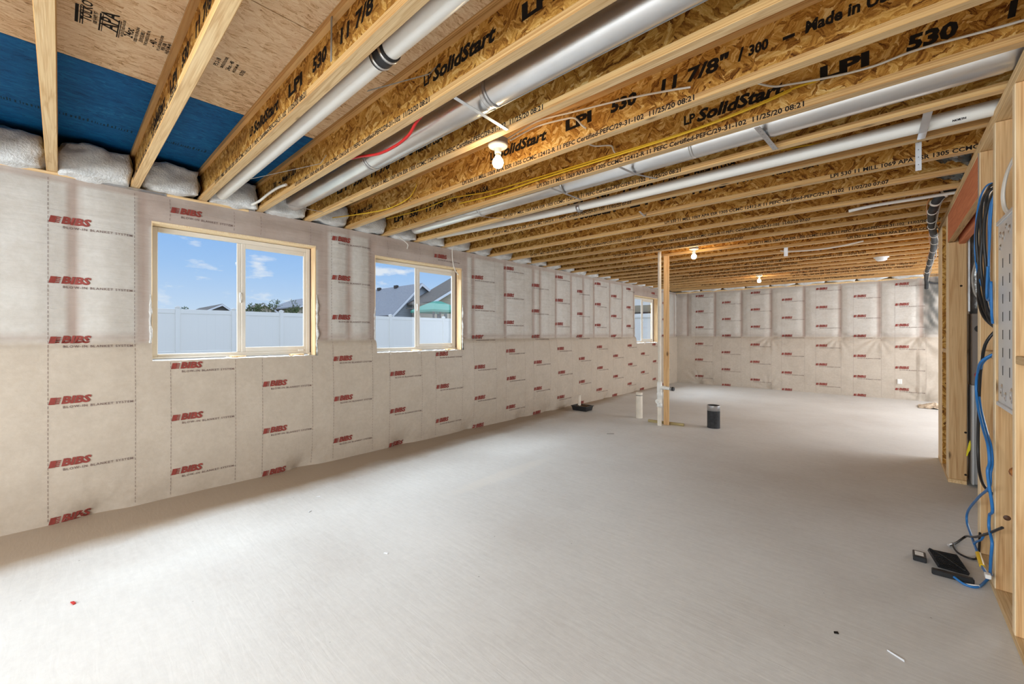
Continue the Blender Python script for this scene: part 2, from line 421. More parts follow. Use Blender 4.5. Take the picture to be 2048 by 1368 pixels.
# ------------------------------------------------------------------ mesh helpers
class MB:
    def __init__(s):
        s.v = []
        s.f = []
        s.sm = []

    def add(s, vs, fs, smooth=False):
        o = len(s.v)
        s.v += [tuple(v) for v in vs]
        s.f += [tuple(i + o for i in f) for f in fs]
        s.sm += [smooth] * len(fs)
        return s

    def box(s, x0, x1, y0, y1, z0, z1):
        vs = [(x, y, z) for x in (x0, x1) for y in (y0, y1) for z in (z0, z1)]
        return s.add(vs, [(0, 1, 3, 2), (4, 6, 7, 5), (0, 4, 5, 1), (2, 3, 7, 6), (0, 2, 6, 4), (1, 5, 7, 3)])

    def bbox(s, x0, x1, y0, y1, z0, z1, b=0.004):
        """box with chamfered edges"""
        bm = bmesh.new()
        bmesh.ops.create_cube(bm, size=1.0)
        for v in bm.verts:
            v.co = Vector(((x0 + x1) / 2 + v.co.x * (x1 - x0), (y0 + y1) / 2 + v.co.y * (y1 - y0), (z0 + z1) / 2 + v.co.z * (z1 - z0)))
        bmesh.ops.bevel(bm, geom=bm.edges[:], offset=b, segments=1, affect='EDGES')
        bm.verts.index_update()
        s.add([v.co[:] for v in bm.verts], [[v.index for v in f.verts] for f in bm.faces])
        bm.free()
        return s

    def tube(s, pts, r, n=8, cap=True, smooth=True):
        pts = [Vector(p) for p in pts]
        k = len(pts)
        rs = r if isinstance(r, (list, tuple)) else [r] * k
        vs = []
        up = None
        for i, p in enumerate(pts):
            d = (pts[min(i + 1, k - 1)] - pts[max(i - 1, 0)]).normalized()
            if up is None:
                up = d.orthogonal().normalized()
            a = (up - d * up.dot(d))
            a = a.normalized() if a.length > 1e-6 else d.orthogonal().normalized()
            up = a
            bb = d.cross(a)
            for j in range(n):
                t = 2 * pi * j / n
                vs.append(p + (a * cos(t) + bb * sin(t)) * rs[i])
        fs = [(i * n + j, i * n + (j + 1) % n, (i + 1) * n + (j + 1) % n, (i + 1) * n + j) for i in range(k - 1) for j in range(n)]
        s.add(vs, fs, smooth)
        if cap:
            s.add(vs[:n], [tuple(range(n - 1, -1, -1))])
            s.add(vs[-n:], [tuple(range(n))])
        return s

    def lathe(s, prof, c, n=20, axis=2, smooth=True):
        """prof: list of (radius, height) turned about a line through c along axis"""
        vs = []
        for r, h in prof:
            for j in range(n):
                t = 2 * pi * j / n
                q = [r * cos(t), r * sin(t)]
                p = [0, 0, 0]
                p[axis] = h
                p[(axis + 1) % 3] = q[0]
                p[(axis + 2) % 3] = q[1]
                vs.append((c[0] + p[0], c[1] + p[1], c[2] + p[2]))
        fs = [(i * n + j, i * n + (j + 1) % n, (i + 1) * n + (j + 1) % n, (i + 1) * n + j) for i in range(len(prof) - 1) for j in range(n)]
        return s.add(vs, fs, smooth)

    def prism(s, poly, a, b, axis=0):
        """polygon of 2D points in the plane normal to axis, extruded from a to b"""
        n = len(poly)
        vs = []
        for h in (a, b):
            for q in poly:
                p = [0, 0, 0]
                p[axis] = h
                o = [i for i in range(3) if i != axis]
                p[o[0]], p[o[1]] = q
                vs.append(p)
        fs = [tuple(range(n)), tuple(range(2 * n - 1, n - 1, -1))] + [(i, (i + 1) % n, n + (i + 1) % n, n + i) for i in range(n)]
        return s.add(vs, fs)

    def mesh(s, name, m):
        me = bpy.data.meshes.new(name)
        me.from_pydata(s.v, [], s.f)
        me.polygons.foreach_set('use_smooth', s.sm)
        if m:
            me.materials.append(M[m])
        bm = bmesh.new()
        bm.from_mesh(me)
        bmesh.ops.recalc_face_normals(bm, faces=bm.faces)
        bm.to_mesh(me)
        bm.free()
        return me

    def build(s, name, m, parent=None, loc=None):
        o = bpy.data.objects.new(name, s.mesh(name, m))
        C.objects.link(o)
        if parent is not None:
            o.parent = parent
        if loc:
            o.location = loc
        return o


def smooth_path(pts, k=6):
    pts = [Vector(p) for p in pts]
    out = []
    for i in range(len(pts) - 1):
        p0, p1, p2, p3 = pts[max(i - 1, 0)], pts[i], pts[i + 1], pts[min(i + 2, len(pts) - 1)]
        for j in range(k):
            t = j / k
            out.append(0.5 * ((2 * p1) + (p2 - p0) * t + (2 * p0 - 5 * p1 + 4 * p2 - p3) * t * t + (3 * p1 - p0 - 3 * p2 + p3) * t ** 3))
    out.append(pts[-1])
    return out


def tag(o, label=None, cat=None, group=None, kind=None):
    if label:
        o['label'] = label
    if cat:
        o['category'] = cat
    if group:
        o['group'] = group
    if kind:
        o['kind'] = kind
    return o


def empty(name, loc=(0, 0, 0)):
    o = bpy.data.objects.new(name, None)
    o.location = loc
    o.empty_display_size = 0.1
    C.objects.link(o)
    return o


def thing(name, label, cat, loc=(0, 0, 0), group=None):
    return tag(empty(name, loc), label, cat, group)


def structure(o):
    o['kind'] = 'structure'
    return o


_tc = {}


def text_curve(body, size, bold=0.0, shear=0.0, space=1.0, width=None):
    key = (body, size, bold, shear, space, width)
    if key in _tc:
        return _tc[key]
    cu = bpy.data.curves.new('lettering', 'FONT')
    cu.body = body
    cu.size = size
    cu.offset = bold
    cu.shear = shear
    cu.space_character = space
    cu.resolution_u = 2
    cu.align_y = 'CENTER'
    o = bpy.data.objects.new('tmp', cu)
    C.objects.link(o)
    bpy.context.view_layer.update()
    dg = bpy.context.evaluated_depsgraph_get()
    me = o.evaluated_get(dg).to_mesh()
    vs = [v.co.copy() for v in me.vertices]
    fs = [tuple(p.vertices) for p in me.polygons]
    o.evaluated_get(dg).to_mesh_clear()
    bpy.data.objects.remove(o)
    if width:
        x0 = min(v.x for v in vs)
        x1 = max(v.x for v in vs)
        for v in vs:
            v.x = (v.x - x0) * width / (x1 - x0)
    _tc[key] = (vs, fs)
    return vs, fs


ORD = ['first', 'second', 'third', 'fourth', 'fifth', 'sixth', 'seventh', 'eighth', 'ninth', 'tenth', 'eleventh', 'twelfth', 'thirteenth',
       'fourteenth', 'fifteenth', 'sixteenth', 'seventeenth', 'eighteenth', 'nineteenth', 'twentieth', 'twenty-first', 'twenty-second',
       'twenty-third', 'twenty-fourth', 'twenty-fifth', 'twenty-sixth', 'twenty-seventh']

# ------------------------------------------------------------------ dimensions
LX = -4.9          # face of the long window wall
FY = 13.02         # face of the far wall
ZJ = 2.789         # underside of the joists
ZT = 3.091         # underside of the subfloor
P = 0.4877         # joist spacing
J0 = -0.0724       # near edge of the first joist
FW = 0.062         # flange width
WX = 0.455         # room face of the stud wall on the right
WD = 0.13
WINS = [(0.556, 2.0), (2.745, 4.212), (10.14, 11.62), (-2.6, -1.12)]
WZ = (1.255, 2.52)


def jy(n):
    return J0 + (n - 1) * P


# ------------------------------------------------------------------ floor
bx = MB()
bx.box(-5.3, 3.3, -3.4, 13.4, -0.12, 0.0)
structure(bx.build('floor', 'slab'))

# ------------------------------------------------------------------ ceiling: subfloor sheets
ceil = structure(empty('ceiling', (0, 0, ZT)))
rows = [(-5.35, -3.463, True), (-3.457, -2.243, False), (-2.237, -1.023, False), (-1.017, 0.197, False), (0.203, 1.417, False), (1.423, 3.3, False)]
for ri, (x0, x1, blue) in enumerate(rows):
    y = -3.4 + (0.3 if ri % 2 else 0.0)
    if ri % 2:
        MB().box(x0, x1, -3.4, -3.106, ZT, ZT + 0.018).build('subfloor_panel', 'floor_osb', ceil, (0, 0, -ZT))
    while y < 13.3:
        y1 = min(y + 2.434, 13.4)
        MB().box(x0, x1, y, y1, ZT, ZT + 0.018).build('subfloor_panel', 'floor_blue' if blue else 'floor_osb', ceil, (0, 0, -ZT))
        y += 2.44
MB().box(-5.4, 3.4, -3.5, 13.5, ZT + 0.02, ZT + 0.06).build('floor_deck', 'concrete_wall', ceil, (0, 0, -ZT))


def flat_text(mb, body, size, ox, oy, z, ang, bold=0.0, width=None):
    """lettering on the underside of the ceiling, read from below"""
    vs, fs = text_curve(body, size, bold, 0, 1, width)
    c_, s_ = cos(ang), sin(ang)
    mb.add([(ox + v.x * c_ + v.y * s_, oy + v.x * s_ - v.y * c_, z) for v in vs], fs)


# grade stamp between the first two joists, and smaller stamps
mb = MB()
zz = ZT - 0.0012
# stamp lies across the bay: reads along -x (towards the window wall), lines stacked along y
def stamp(mb, ox, oy, items):
    for body, size, du in items:
        flat_text(mb, body, size, ox, oy + du, zz, pi / 2 * 0, 0.0)
sx, sy = -3.02, 0.05
bars = [(0.0, 0.012), (0.018, 0.004), (0.028, 0.004), (0.092, 0.006), (0.103, 0.003), (0.165, 0.005), (0.174, 0.003)]
for dy, h in bars:
    mb.box(sx - 0.03, sx + 0.14, sy + dy * 0.92, sy + dy * 0.92 + h, zz - 0.0004, zz)
for body, size, dy, dx in [('TOLKO', 0.045, 0.045, 0.0), ('100 HWY 97', 0.018, 0.078, 0.0), ('APA', 0.075, 0.135, 0.0), ('RATED STURD-I-FLOOR', 0.013, 0.188, -0.02),
                           ('24oc', 0.04, 0.215, 0.0), ('SIZED FOR SPACING', 0.014, 0.245, -0.02), ('EXPOSURE 1', 0.018, 0.268, 0.0), ('THICKNESS 0.703 IN.', 0.015, 0.29, -0.02),
                           ('- 40 -', 0.035, 0.32, 0.0), ('PS 2-18 SINGLE FLOOR', 0.014, 0.348, -0.02), ('PRP-108', 0.02, 0.368, 0.0), ('HUD-UM-40', 0.018, 0.388, -0.02)]:
    flat_text(mb, body, size * 1.2, sx + dx + 0.015, sy + dy * 0.92, zz, 0.0, size * 0.02)
mb.box(sx - 0.03, sx + 0.14, sy + 0.372, sy + 0.378, zz - 0.0004, zz)
tag(mb.build('printed_lettering', 'ink', ceil, (0, 0, -ZT)), kind='stuff')
mb = MB()
for body, size, dy, dx in [('PS 2-18', 0.03, 0.0, 0), ('SINGLE FLOOR', 0.02, 0.03, 0), ('24oc - 40', 0.03, 0.06, 0), ('HUD-UM-40', 0.02, 0.09, 0), ('0.703', 0.03, 0.13, 0)]:
    flat_text(mb, body, size, -2.94 + dx, 0.62 + dy, zz, 0.0, size * 0.02)
flat_text(mb, 'F3', 0.06, -2.94, 1.17, zz, 0.0)
mb.box(-2.96, -2.84, 1.215, 1.221, zz - 0.0004, zz)
mb.box(-2.96, -2.84, 1.255, 1.26, zz - 0.0004, zz)
flat_text(mb, 'TOLKO', 0.06, -1.55, 1.24, zz, 0.0, 0.001)
mb.box(-1.57, -1.37, 1.18, 1.192, zz - 0.0004, zz)
mb.box(-1.57, -1.37, 1.202, 1.206, zz - 0.0004, zz)
flat_text(mb, 'T J', 0.16, -2.75, -0.28, zz, 0.0, 0.004)
tag(mb.build('printed_lettering', 'ink', ceil, (0, 0, -ZT)), kind='stuff')
mb = MB()
for y0 in (-0.3, 0.05, 0.52, 0.98, 1.47):
    y = y0
    while y < y0 + 0.34:
        wdt = random.uniform(0.004, 0.012)
        mb.box(-4.42, -4.42 + random.uniform(0.03, 0.06), y, y + wdt, zz - 0.0004, zz)
        y += wdt + random.uniform(0.005, 0.016)
tag(mb.build('printed_lettering', 'blue_ink', ceil, (0, 0, -ZT)), kind='stuff')

# ------------------------------------------------------------------ joists
XR = 3.1
web_t = 0.0095


def joist_meshes():
    d = {}
    ym = FW / 2
    b = MB()
    # bottom flange with the slightly eased lower arris
    e = 0.003
    b.prism([(0, ZJ + e), (e, ZJ), (FW - e, ZJ), (FW, ZJ + e), (FW, ZJ + 0.038), (0, ZJ + 0.038)], LX - 0.1, XR, 0)
    d['bottom_flange'] = b
    b = MB()
    b.prism([(0, ZT - 0.038), (FW, ZT - 0.038), (FW, ZT - 0.001), (0, ZT - 0.001)], LX - 0.1, XR, 0)
    d['top_flange'] = b
    b = MB()
    b.box(LX - 0.1, XR, ym - web_t / 2, ym + web_t / 2, ZJ + 0.034, ZT - 0.034)
    d['web'] = b
    return d


jm = joist_meshes()
fl = jm['bottom_flange'].mesh('bottom_flange', 'flange_wood')
fl.materials.append(M['flange_ply'])
for pol in fl.polygons:
    if abs(pol.normal.y) > 0.7:
        pol.material_index = 1
tf = jm['top_flange'].mesh('top_flange', 'flange_ply')
we = jm['web'].mesh('web', 'web_osb')


def side_text(body, size, bold=0.0, shear=0.0, width=None, m='ink'):
    """mesh of lettering standing in the xz plane facing the room (-y)"""
    vs, fs = text_curve(body, size, bold, shear, 1.0, width)
    b = MB()
    b.add([(v.x, 0, v.y) for v in vs], fs)
    return b


WEB = [('LP', 0.085, 0.003, 0.0, 0.0, 0.075), ('SolidStart', 0.105, 0.0045, 0.25, 0.085, 0.50), ('LPI', 0.10, 0.005, 0.0, 0.75, 0.21), ('530', 0.10, 0.005, 0.1, 1.10, 0.18),
       ('11 7/8"', 0.10, 0.004, 0.1, 1.43, 0.37), ('/', 0.09, 0.003, 0.0, 1.84, 0.03), ('300', 0.07, 0.003, 0.1, 1.89, 0.09), ('-', 0.09, 0.004, 0.0, 2.04, 0.05),
       ('Made in USA', 0.075, 0.003, 0.1, 2.13, 0.34)]
b = MB()
for body, size, bold, shear, dx, wd in WEB:
    q = side_text(body, size, bold, shear, wd)
    b.add([(x + dx, y, z) for x, y, z in q.v], q.f)
web_text = b.mesh('printed_lettering', 'ink')
F1 = 'LPI 530 11 MILL 1069 APA ESR 1305 CCMC 12412-R 11 PEFC Certified-PEFC/29-31-102  11/25/20 08:21'
F2 = 'LPI 530 11 MILL 1069 APA ESR 1305 CCMC 12412-R 11 PEFC Certified-PEFC/29-31-102  11/02/20 07:07'
fl_text = [side_text(F1, 0.043, 0.0012, 0, 1.95).mesh('printed_lettering', 'ink'), side_text(F2, 0.043, 0.0012, 0, 1.95).mesh('printed_lettering', 'ink')]
SOLID = {2: -3.9, 3: -3.42, 4: -1.98, 5: -4.9, 6: -2.42, 7: -1.03, 8: -4.3, 9: -3.42, 10: -2.9, 11: -1.2}
FLT = {1: -3.6, 2: -4.7, 3: -4.29, 4: -3.84, 5: -3.42, 6: -2.74, 7: -2.30, 8: -3.17, 9: -3.83, 10: -0.35, 11: -1.94, 12: -4.4, 13: -2.6, 14: -3.4, 15: -1.5, 16: -0.4, 17: -4.2, 18: -3.4, 19: -2.2}
HINT = {1: 'seen from straight below at upper left', 2: 'just left of the red-lettered big window', 3: 'left of the white pipe with the rubber coupling', 4: 'between the white pipe and the big round duct', 5: 'right of the big round duct',
        6: 'behind the nearest lit bulb', 7: 'with yellow cables along its side', 8: 'between the second duct and the straight white pipe', 9: 'right of the straight white pipe'}
for n in range(0, 27):
    if n == 0:
        lab = 'wooden I-joist nearest the camera end, just beyond the left edge of the picture'
    elif n in HINT:
        lab = '%s wooden I-joist from the left, %s' % (ORD[n - 1], HINT[n])
    else:
        lab = '%s wooden I-joist from the left, counting towards the far wall' % ORD[n - 1]
    j = thing('floor_joist', lab, 'joist', (0, jy(n), 0), 'wood I-joists of the ceiling')
    for nm, me in (('bottom_flange', fl), ('top_flange', tf), ('web', we)):
        o = bpy.data.objects.new(nm, me)
        C.objects.link(o)
        o.parent = j
    if n >= 1:
        s0 = SOLID.get(n, random.uniform(-5.2, -1))
        for s_ in (s0, s0 + 4.383, s0 - 4.383):
            if s_ < LX - 2.2 or s_ > 0.2:
                continue
            if s_ < LX + 0.05:
                # only the part of the stamp that fits on the board
                bb = MB()
                for body, size, bold, shear, dx, wd in WEB:
                    if s_ + dx > LX + 0.1:
                        q = side_text(body, size, bold, shear, wd)
                        bb.add([(x + dx, y, z) for x, y, z in q.v], q.f)
                if not bb.v:
                    continue
                me = bb.mesh('printed_lettering', 'ink')
            else:
                me = web_text
            o = bpy.data.objects.new('printed_lettering', me)
            o['kind'] = 'stuff'
            C.objects.link(o)
            o.parent = j
            o.location = (s_, FW / 2 - web_t / 2 - 0.0008, 2.955)
        f0 = FLT.get(n, random.uniform(-4.5, -1.5))
        o = bpy.data.objects.new('printed_lettering', fl_text[0 if n < 9 else 1])
        o['kind'] = 'stuff'
        C.objects.link(o)
        o.parent = j
        o.location = (f0, -0.0008, ZJ + 0.021)

# ------------------------------------------------------------------ insulated film walls
def pinch(d, a, r):
    return a * math.exp(-(d / r) ** 2)


def fbm(x, y, z, s):
    return noise.noise(Vector((x * s, y * s, z * s)))


STUDS_L = [-0.66, 0.072, 0.50, 2.06, 2.11, 2.39, 2.69, 2.73, 4.27, 4.45, 5.19, 5.96, 6.16, 6.67, 7.2, 7.67, 8.1, 8.83, 9.45, 10.09, 11.67, 12.25, 12.85, -1.06, -2.66, -3.1]
TUCKS_L = [(-0.9, 0), (0.2, 0), (1.82, 0), (3.1, 0), (4.3, 0), (5.55, 0), (6.35, 0), (7.1, 0), (8.6, 0), (10.2, 0), (11.8, 0)]


def disp_left(y, z):
    n = 0.012 * fbm(3.1, y, z, 1.7) + 0.006 * fbm(7.7, y, z, 5.0)
    if z < 1.445:
        k = z / 1.445
        d = 0.045 + 0.03 * sin(pi * min(1, k * 1.02)) + n
        d -= 0.05 * max(0, (k - 0.94) / 0.06) ** 2
        for ty, tz in TUCKS_L:
            dy = y - ty
            if abs(dy) < 0.6:
                rr = math.hypot(dy, z + 0.02)
                d -= 0.05 * math.exp(-(rr / 0.13) ** 2)
                if rr > 0.03:
                    d += 0.0045 * math.exp(-(rr / 0.28) ** 2) * sin(18 * math.atan2(dy, z + 0.03))
        return d
    d = 0.004 + n * 0.6
    near = min(abs(y - s) for s in STUDS_L)
    d += 0.028 * min(1.0, near / 0.19) ** 0.8
    if z > 2.62:
        d *= max(0.1, (2.79 - z) / 0.17)
    for a, bq in WINS:
        if a - 0.1 < y < bq + 0.1:
            e = max(a - y, y - bq, z - WZ[1], WZ[0] - z)
            d *= min(1.0, max(0.0, e / 0.1))
    return max(d, 0.001)


def behind_left(y, z):
    if z < 1.42:
        return (0, 0, 0)
    wv = 0.0
    for s in STUDS_L:
        dd = abs(y - s)
        wv = max(wv, 1.0 - max(0.0, (dd - 0.018) / 0.03))
    if z > 2.72:
        wv = max(wv, 0.75)
    for a, bq in WINS[:3]:
        if a - 0.1 < y < bq + 0.1 and z > 2.48:
            wv = max(wv, 0.9)
        if (a - 0.11 < y < a or bq < y < bq + 0.11):
            wv = max(wv, 0.8)
    st = max(0.0, 1 - abs(z - 1.47) / 0.05) * 0.55
    wv = max(0, wv) * (0.85 + 0.15 * fbm(1, y, z, 3))
    return (max(wv, st), min(1, (z - 1.42) / 0.03), 0)


def film_wall(name, u0, u1, step, z1, disp, behind, place, holes=()):
    us = []
    u = u0
    while u < u1 - step * 0.4:
        us.append(u)
        u += step
    us.append(u1)
    zs = [z1 * i / round(z1 / step) for i in range(round(z1 / step) + 1)]
    snapu = sorted({h[0] for h in holes} | {h[1] for h in holes})
    snapz = sorted({h[2] for h in holes} | {h[3] for h in holes})
    for s_ in snapu:
        i = min(range(len(us)), key=lambda q: abs(us[q] - s_))
        us[i] = s_
    for s_ in snapz:
        i = min(range(len(zs)), key=lambda q: abs(zs[q] - s_))
        zs[i] = s_
    vs = []
    cols = []
    for u in us:
        for z in zs:
            vs.append(place(u, z, disp(u, z)))
            cols.append(behind(u, z))
    nz_ = len(zs)
    fs = []
    for i in range(len(us) - 1):
        for j in range(nz_ - 1):
            cu, cz = (us[i] + us[i + 1]) / 2, (zs[j] + zs[j + 1]) / 2
            if any(h[0] < cu < h[1] and h[2] < cz < h[3] for h in holes):
                continue
            fs.append((i * nz_ + j, (i + 1) * nz_ + j, (i + 1) * nz_ + j + 1, i * nz_ + j + 1))
    me = bpy.data.meshes.new(name)
    me.from_pydata(vs, [], fs)
    me.polygons.foreach_set('use_smooth', [True] * len(fs))
    ca = me.color_attributes.new('behind', 'FLOAT_COLOR', 'POINT')
    ca.data.foreach_set('color', [x for c_ in cols for x in (c_[0], c_[1], c_[2], 1.0)])
    me.materials.append(M['wall_film'])
    me.update()
    o = bpy.data.objects.new(name, me)
    C.objects.link(o)
    return o


holes = [(a, b_, WZ[0], WZ[1]) for a, b_ in WINS]
pl_left = lambda y, z, d: (LX + d, y, z)
wl = structure(film_wall('wall_left', -3.4, FY - 0.02, 0.03, 2.786, disp_left, behind_left, pl_left, holes))
# concrete and framing behind the film, open at the windows
b = MB()
ys = sorted(WINS)
edge = -3.5
for a, b_ in ys:
    b.box(-5.085, LX - 0.06, edge, a - 0.002, -0.1, ZJ - 0.004)
    b.box(-5.085, LX - 0.06, a - 0.002, b_ + 0.002, -0.1, WZ[0] - 0.002)
    b.box(-5.085, LX - 0.06, a - 0.002, b_ + 0.002, WZ[1] + 0.002, ZJ - 0.004)
    edge = b_ + 0.002
b.box(-5.085, LX - 0.06, edge, 13.4, -0.1, ZJ - 0.004)
b.box(-5.3, -5.2, -3.5, 13.4, ZJ - 0.2, ZT)
b.box(-5.3, -5.085, -3.5, 13.4, ZJ - 0.2, ZJ - 0.004)
b.build('foundation', 'concrete_wall', wl)
b = MB()
b.bbox(LX - 0.05, LX + 0.009, -3.3, 1.32, 2.764, 2.787, 0.003)
b.build('top_plate', 'plate_wood', wl)
b = MB()
b.box(LX - 0.0, LX + 0.0115, 0.155, 0.66, 2.764, 2.784)
for k in range(12):
    yy = 0.175 + k * 0.042
    b.lathe([(0.0045, 0), (0.0045, 0.003)], (LX + 0.011, yy, 2.774), 6, 0)
b.build('metal_strap', 'dull_galvanized', wl)


# printed logos on the film
def logo_parts():
    red, gray = MB(), MB()
    # block mark with three wavy cut lines at its right
    sh = 0.22
    h = 0.054
    def para(x0, x1, z0, z1):
        f = lambda x, z: (x + sh * z, 0, z)
        return [f(x0, z0), f(x1, z0), f(x1, z1), f(x0, z1)]
    red.add(para(0.0, 0.034, -h / 2, h / 2), [(0, 1, 2, 3)])
    for k in range(4):
        z0 = -h / 2 + k * h / 4 + 0.001
        red.add(para(0.036, 0.056, z0 + 0.0015, z0 + h / 4 - 0.003), [(0, 1, 2, 3)])
    vs, fs = text_curve('BIBS', 0.078, 0.0038, 0.2, 1.0, 0.168)
    red.add([(v.x + 0.062, 0, v.y) for v in vs], fs)
    vs, fs = text_curve('BLOW-IN BLANKET SYSTEM', 0.026, 0.0004, 0.0, 1.25, 0.41)
    gray.add([(v.x + 0.072, 0, v.y - 0.054) for v in vs], fs)
    return red, gray


lr, lg = logo_parts()


def print_wall(parent, cols, zs_of, disp, place, skip, dash_z):
    red, gray = MB(), MB()
    for k, u in cols:
        for z in zs_of(k):
            if skip(u, z):
                continue
            for src, dst in ((lr, red), (lg, gray)):
                dst.add([place(u + x, max(zz_ + z, 0.002), disp(u + x, max(zz_ + z, 0.002)) + 0.0045) for x, _, zz_ in src.v], src.f)
        for du in (-0.008, 0.497):
            z = 0.03
            while z < dash_z:
                if not skip(u + du, z, True):
                    q = [place(u + du + e, z + f, disp(u + du + e, z + f) + 0.003) for e, f in ((-0.0013, 0), (0.0013, 0), (0.0013, 0.022), (-0.0013, 0.022))]
                    gray.add(q, [(0, 1, 2, 3)])
                z += 0.034
    r_ = tag(red.build('printed_logo', 'logo_red', parent), kind='stuff')
    g_ = tag(gray.build('printed_lettering', 'small_print', parent), kind='stuff')
    return r_, g_


EV = [2.41, 1.93, 1.452, 0.972, 0.48, 0.028]
OD = [2.642, 2.175, 1.70, 1.205, 0.731, 0.235]


def skip_left(u, z, dash=False):
    for a, b_ in WINS:
        m_ = 0.02 if dash else 0.0
        if dash:
            if a - m_ < u < b_ + m_ and WZ[0] - 0.03 < z < WZ[1] + 0.01:
                return True
        elif a - 0.5 < u < b_ and WZ[0] - 0.02 < z < WZ[1] + 0.04:
            return True
    return False


cols = [(k, -0.055 + 0.7455 * k) for k in range(-4, 17)]
print_wall(wl, cols, lambda k: EV if k % 2 == 0 else OD, disp_left, pl_left, skip_left, 2.72)

# far wall
STUDS_F = [-4.43 * 1.024, -3.666 * 1.024, -2.982 * 1.024, -2.28 * 1.024, -1.561 * 1.024, -0.845 * 1.024, -0.142 * 1.024, 0.545 * 1.024, 1.25, 1.95]
PIN_F = [(-2.335, 1.44), (-0.865, 1.44), (-0.145, 1.43), (0.56, 1.46), (-2.4, 0.0), (0.6, 0.0), (-4.2, 0.0)]


def disp_far(x, z):
    n = 0.012 * fbm(x, 4.2, z, 1.9) + 0.005 * fbm(x, 1.2, z, 6.0)
    if z < 1.445:
        k = z / 1.445
        d = 0.05 + 0.05 * sin(pi * min(1, k)) + n
        d -= 0.04 * max(0, (k - 0.93) / 0.07) ** 2
    else:
        near = min(abs(x - s) for s in STUDS_F)
        d = 0.012 + 0.036 * min(1.0, near / 0.15) ** 0.7 + n * 0.5
        if z > 2.6:
            d *= max(0.1, (2.79 - z) / 0.19)
    for px, pz in PIN_F:
        rr = math.hypot(x - px, z - pz)
        if rr < 0.7:
            d -= 0.045 * math.exp(-(rr / 0.1) ** 2)
            if rr > 0.03:
                th = math.atan2(x - px, pz - z) if pz > 0.5 else math.atan2(x - px, z - pz + 0.01)
                lower = 1.0 if (pz < 0.5 or z < pz) else 0.25
                d += 0.011 * math.exp(-(rr / 0.38) ** 2) * sin(13 * th + 2.0 * fbm(x, 0, z, 3)) * lower * min(1, rr / 0.12)
    if x > 0.5:
        d += 0.02 * sin(9 * (x * 0.8 + z * 1.3)) * min(1, (x - 0.5) / 0.1) * (1 if z > 1 else 0.4)
        d += 0.02
    return max(d, 0.001)


def behind_far(x, z):
    bare = 0.0
    if x > 0.57 and z > 1.5:
        bare = min(1, (x - 0.57) / 0.05) * min(1, max(0, z - 1.35) / 0.35) * min(1.0, max(0.0, 0.75 + 1.3 * fbm(x * 1.5, 2, z + x, 6.0)))
    if z < 1.42:
        return (0, 0.25, max(0, bare))
    wv = 0.0
    for s in STUDS_F:
        wv = max(wv, 1.0 - max(0.0, (abs(x - s) - 0.015) / 0.035))
    if z > 2.68:
        wv = max(wv, 0.5)
    st = max(0.0, 1 - abs(z - 1.48) / 0.07) * 0.3
    if x < -4.4:
        wv = max(wv, 0.45)
    return (max(max(0, wv) * 0.9, st), min(1, (z - 1.42) / 0.03), max(0, bare))


pl_far = lambda x, z, d: (x, FY - d, z)
wf = structure(film_wall('wall_far', LX + 0.02, 2.4, 0.03, 2.765, disp_far, behind_far, pl_far))
b = MB()
b.box(-5.3, 3.3, FY + 0.06, 13.4, -0.1, ZJ - 0.006)
b.build('foundation', 'concrete_wall', wf)
colsf = [(k, -4.285 + 0.737 * k) for k in range(-1, 8)]
print_wall(wf, [c_ for c_ in colsf if c_[1] > LX + 0.1], lambda k: OD if k % 2 == 0 else EV, disp_far, pl_far, lambda u, z, d=False: False, 2.7)
b = MB()
b.bbox(LX, 2.4, FY - 0.01, FY + 0.05, 2.745, 2.785, 0.003)
b.build('top_plate', 'plate_wood', wf)
b = MB()
b.box(0.17, 0.25, FY - 0.112, FY - 0.09, 0.36, 0.47)
b.box(0.185, 0.2, FY - 0.116, FY - 0.11, 0.375, 0.455)
b.box(0.22, 0.235, FY - 0.116, FY - 0.11, 0.375, 0.455)
tag(b.build('outlet_box', 'white_plastic'), 'small pale outlet box poking through the film on the far wall', 'outlet')

# back and outer walls of the unseen parts of the basement
MB().box(-5.3, 3.4, -3.5, -3.4, -0.1, ZT).build('wall_back', 'concrete_wall')['kind'] = 'structure'
MB().box(3.2, 3.4, -3.4, 13.4, -0.1, ZT).build('wall_outer', 'concrete_wall')['kind'] = 'structure'


# ------------------------------------------------------------------ fibreglass batts between the joist ends
def fluffy(sx, sy, sz, seed, rough=0.035):
    bm = bmesh.new()
    bmesh.ops.create_cube(bm, size=2.0)
    bmesh.ops.subdivide_edges(bm, edges=bm.edges[:], cuts=9, use_grid_fill=True)
    for v in bm.verts:
        c_ = v.co.copy()
        nrm = c_.normalized()
        c_ = c_.lerp(nrm * 1.25, 0.42)
        q = Vector((c_.x * sx, c_.y * sy, c_.z * sz))
        d = noise.noise(q * 7 + Vector((seed * 3.1, seed, 0))) * rough + noise.noise(q * 19 + Vector((0, seed, seed))) * rough * 0.45 + noise.noise(q * 45 + Vector((seed, 0, 0))) * rough * 0.2
        v.co = q + nrm * d
    bm.verts.index_update()
    b = MB()
    b.add([v.co[:] for v in bm.verts], [[v.index for v in f.verts] for f in bm.faces], True)
    bm.free()
    return b


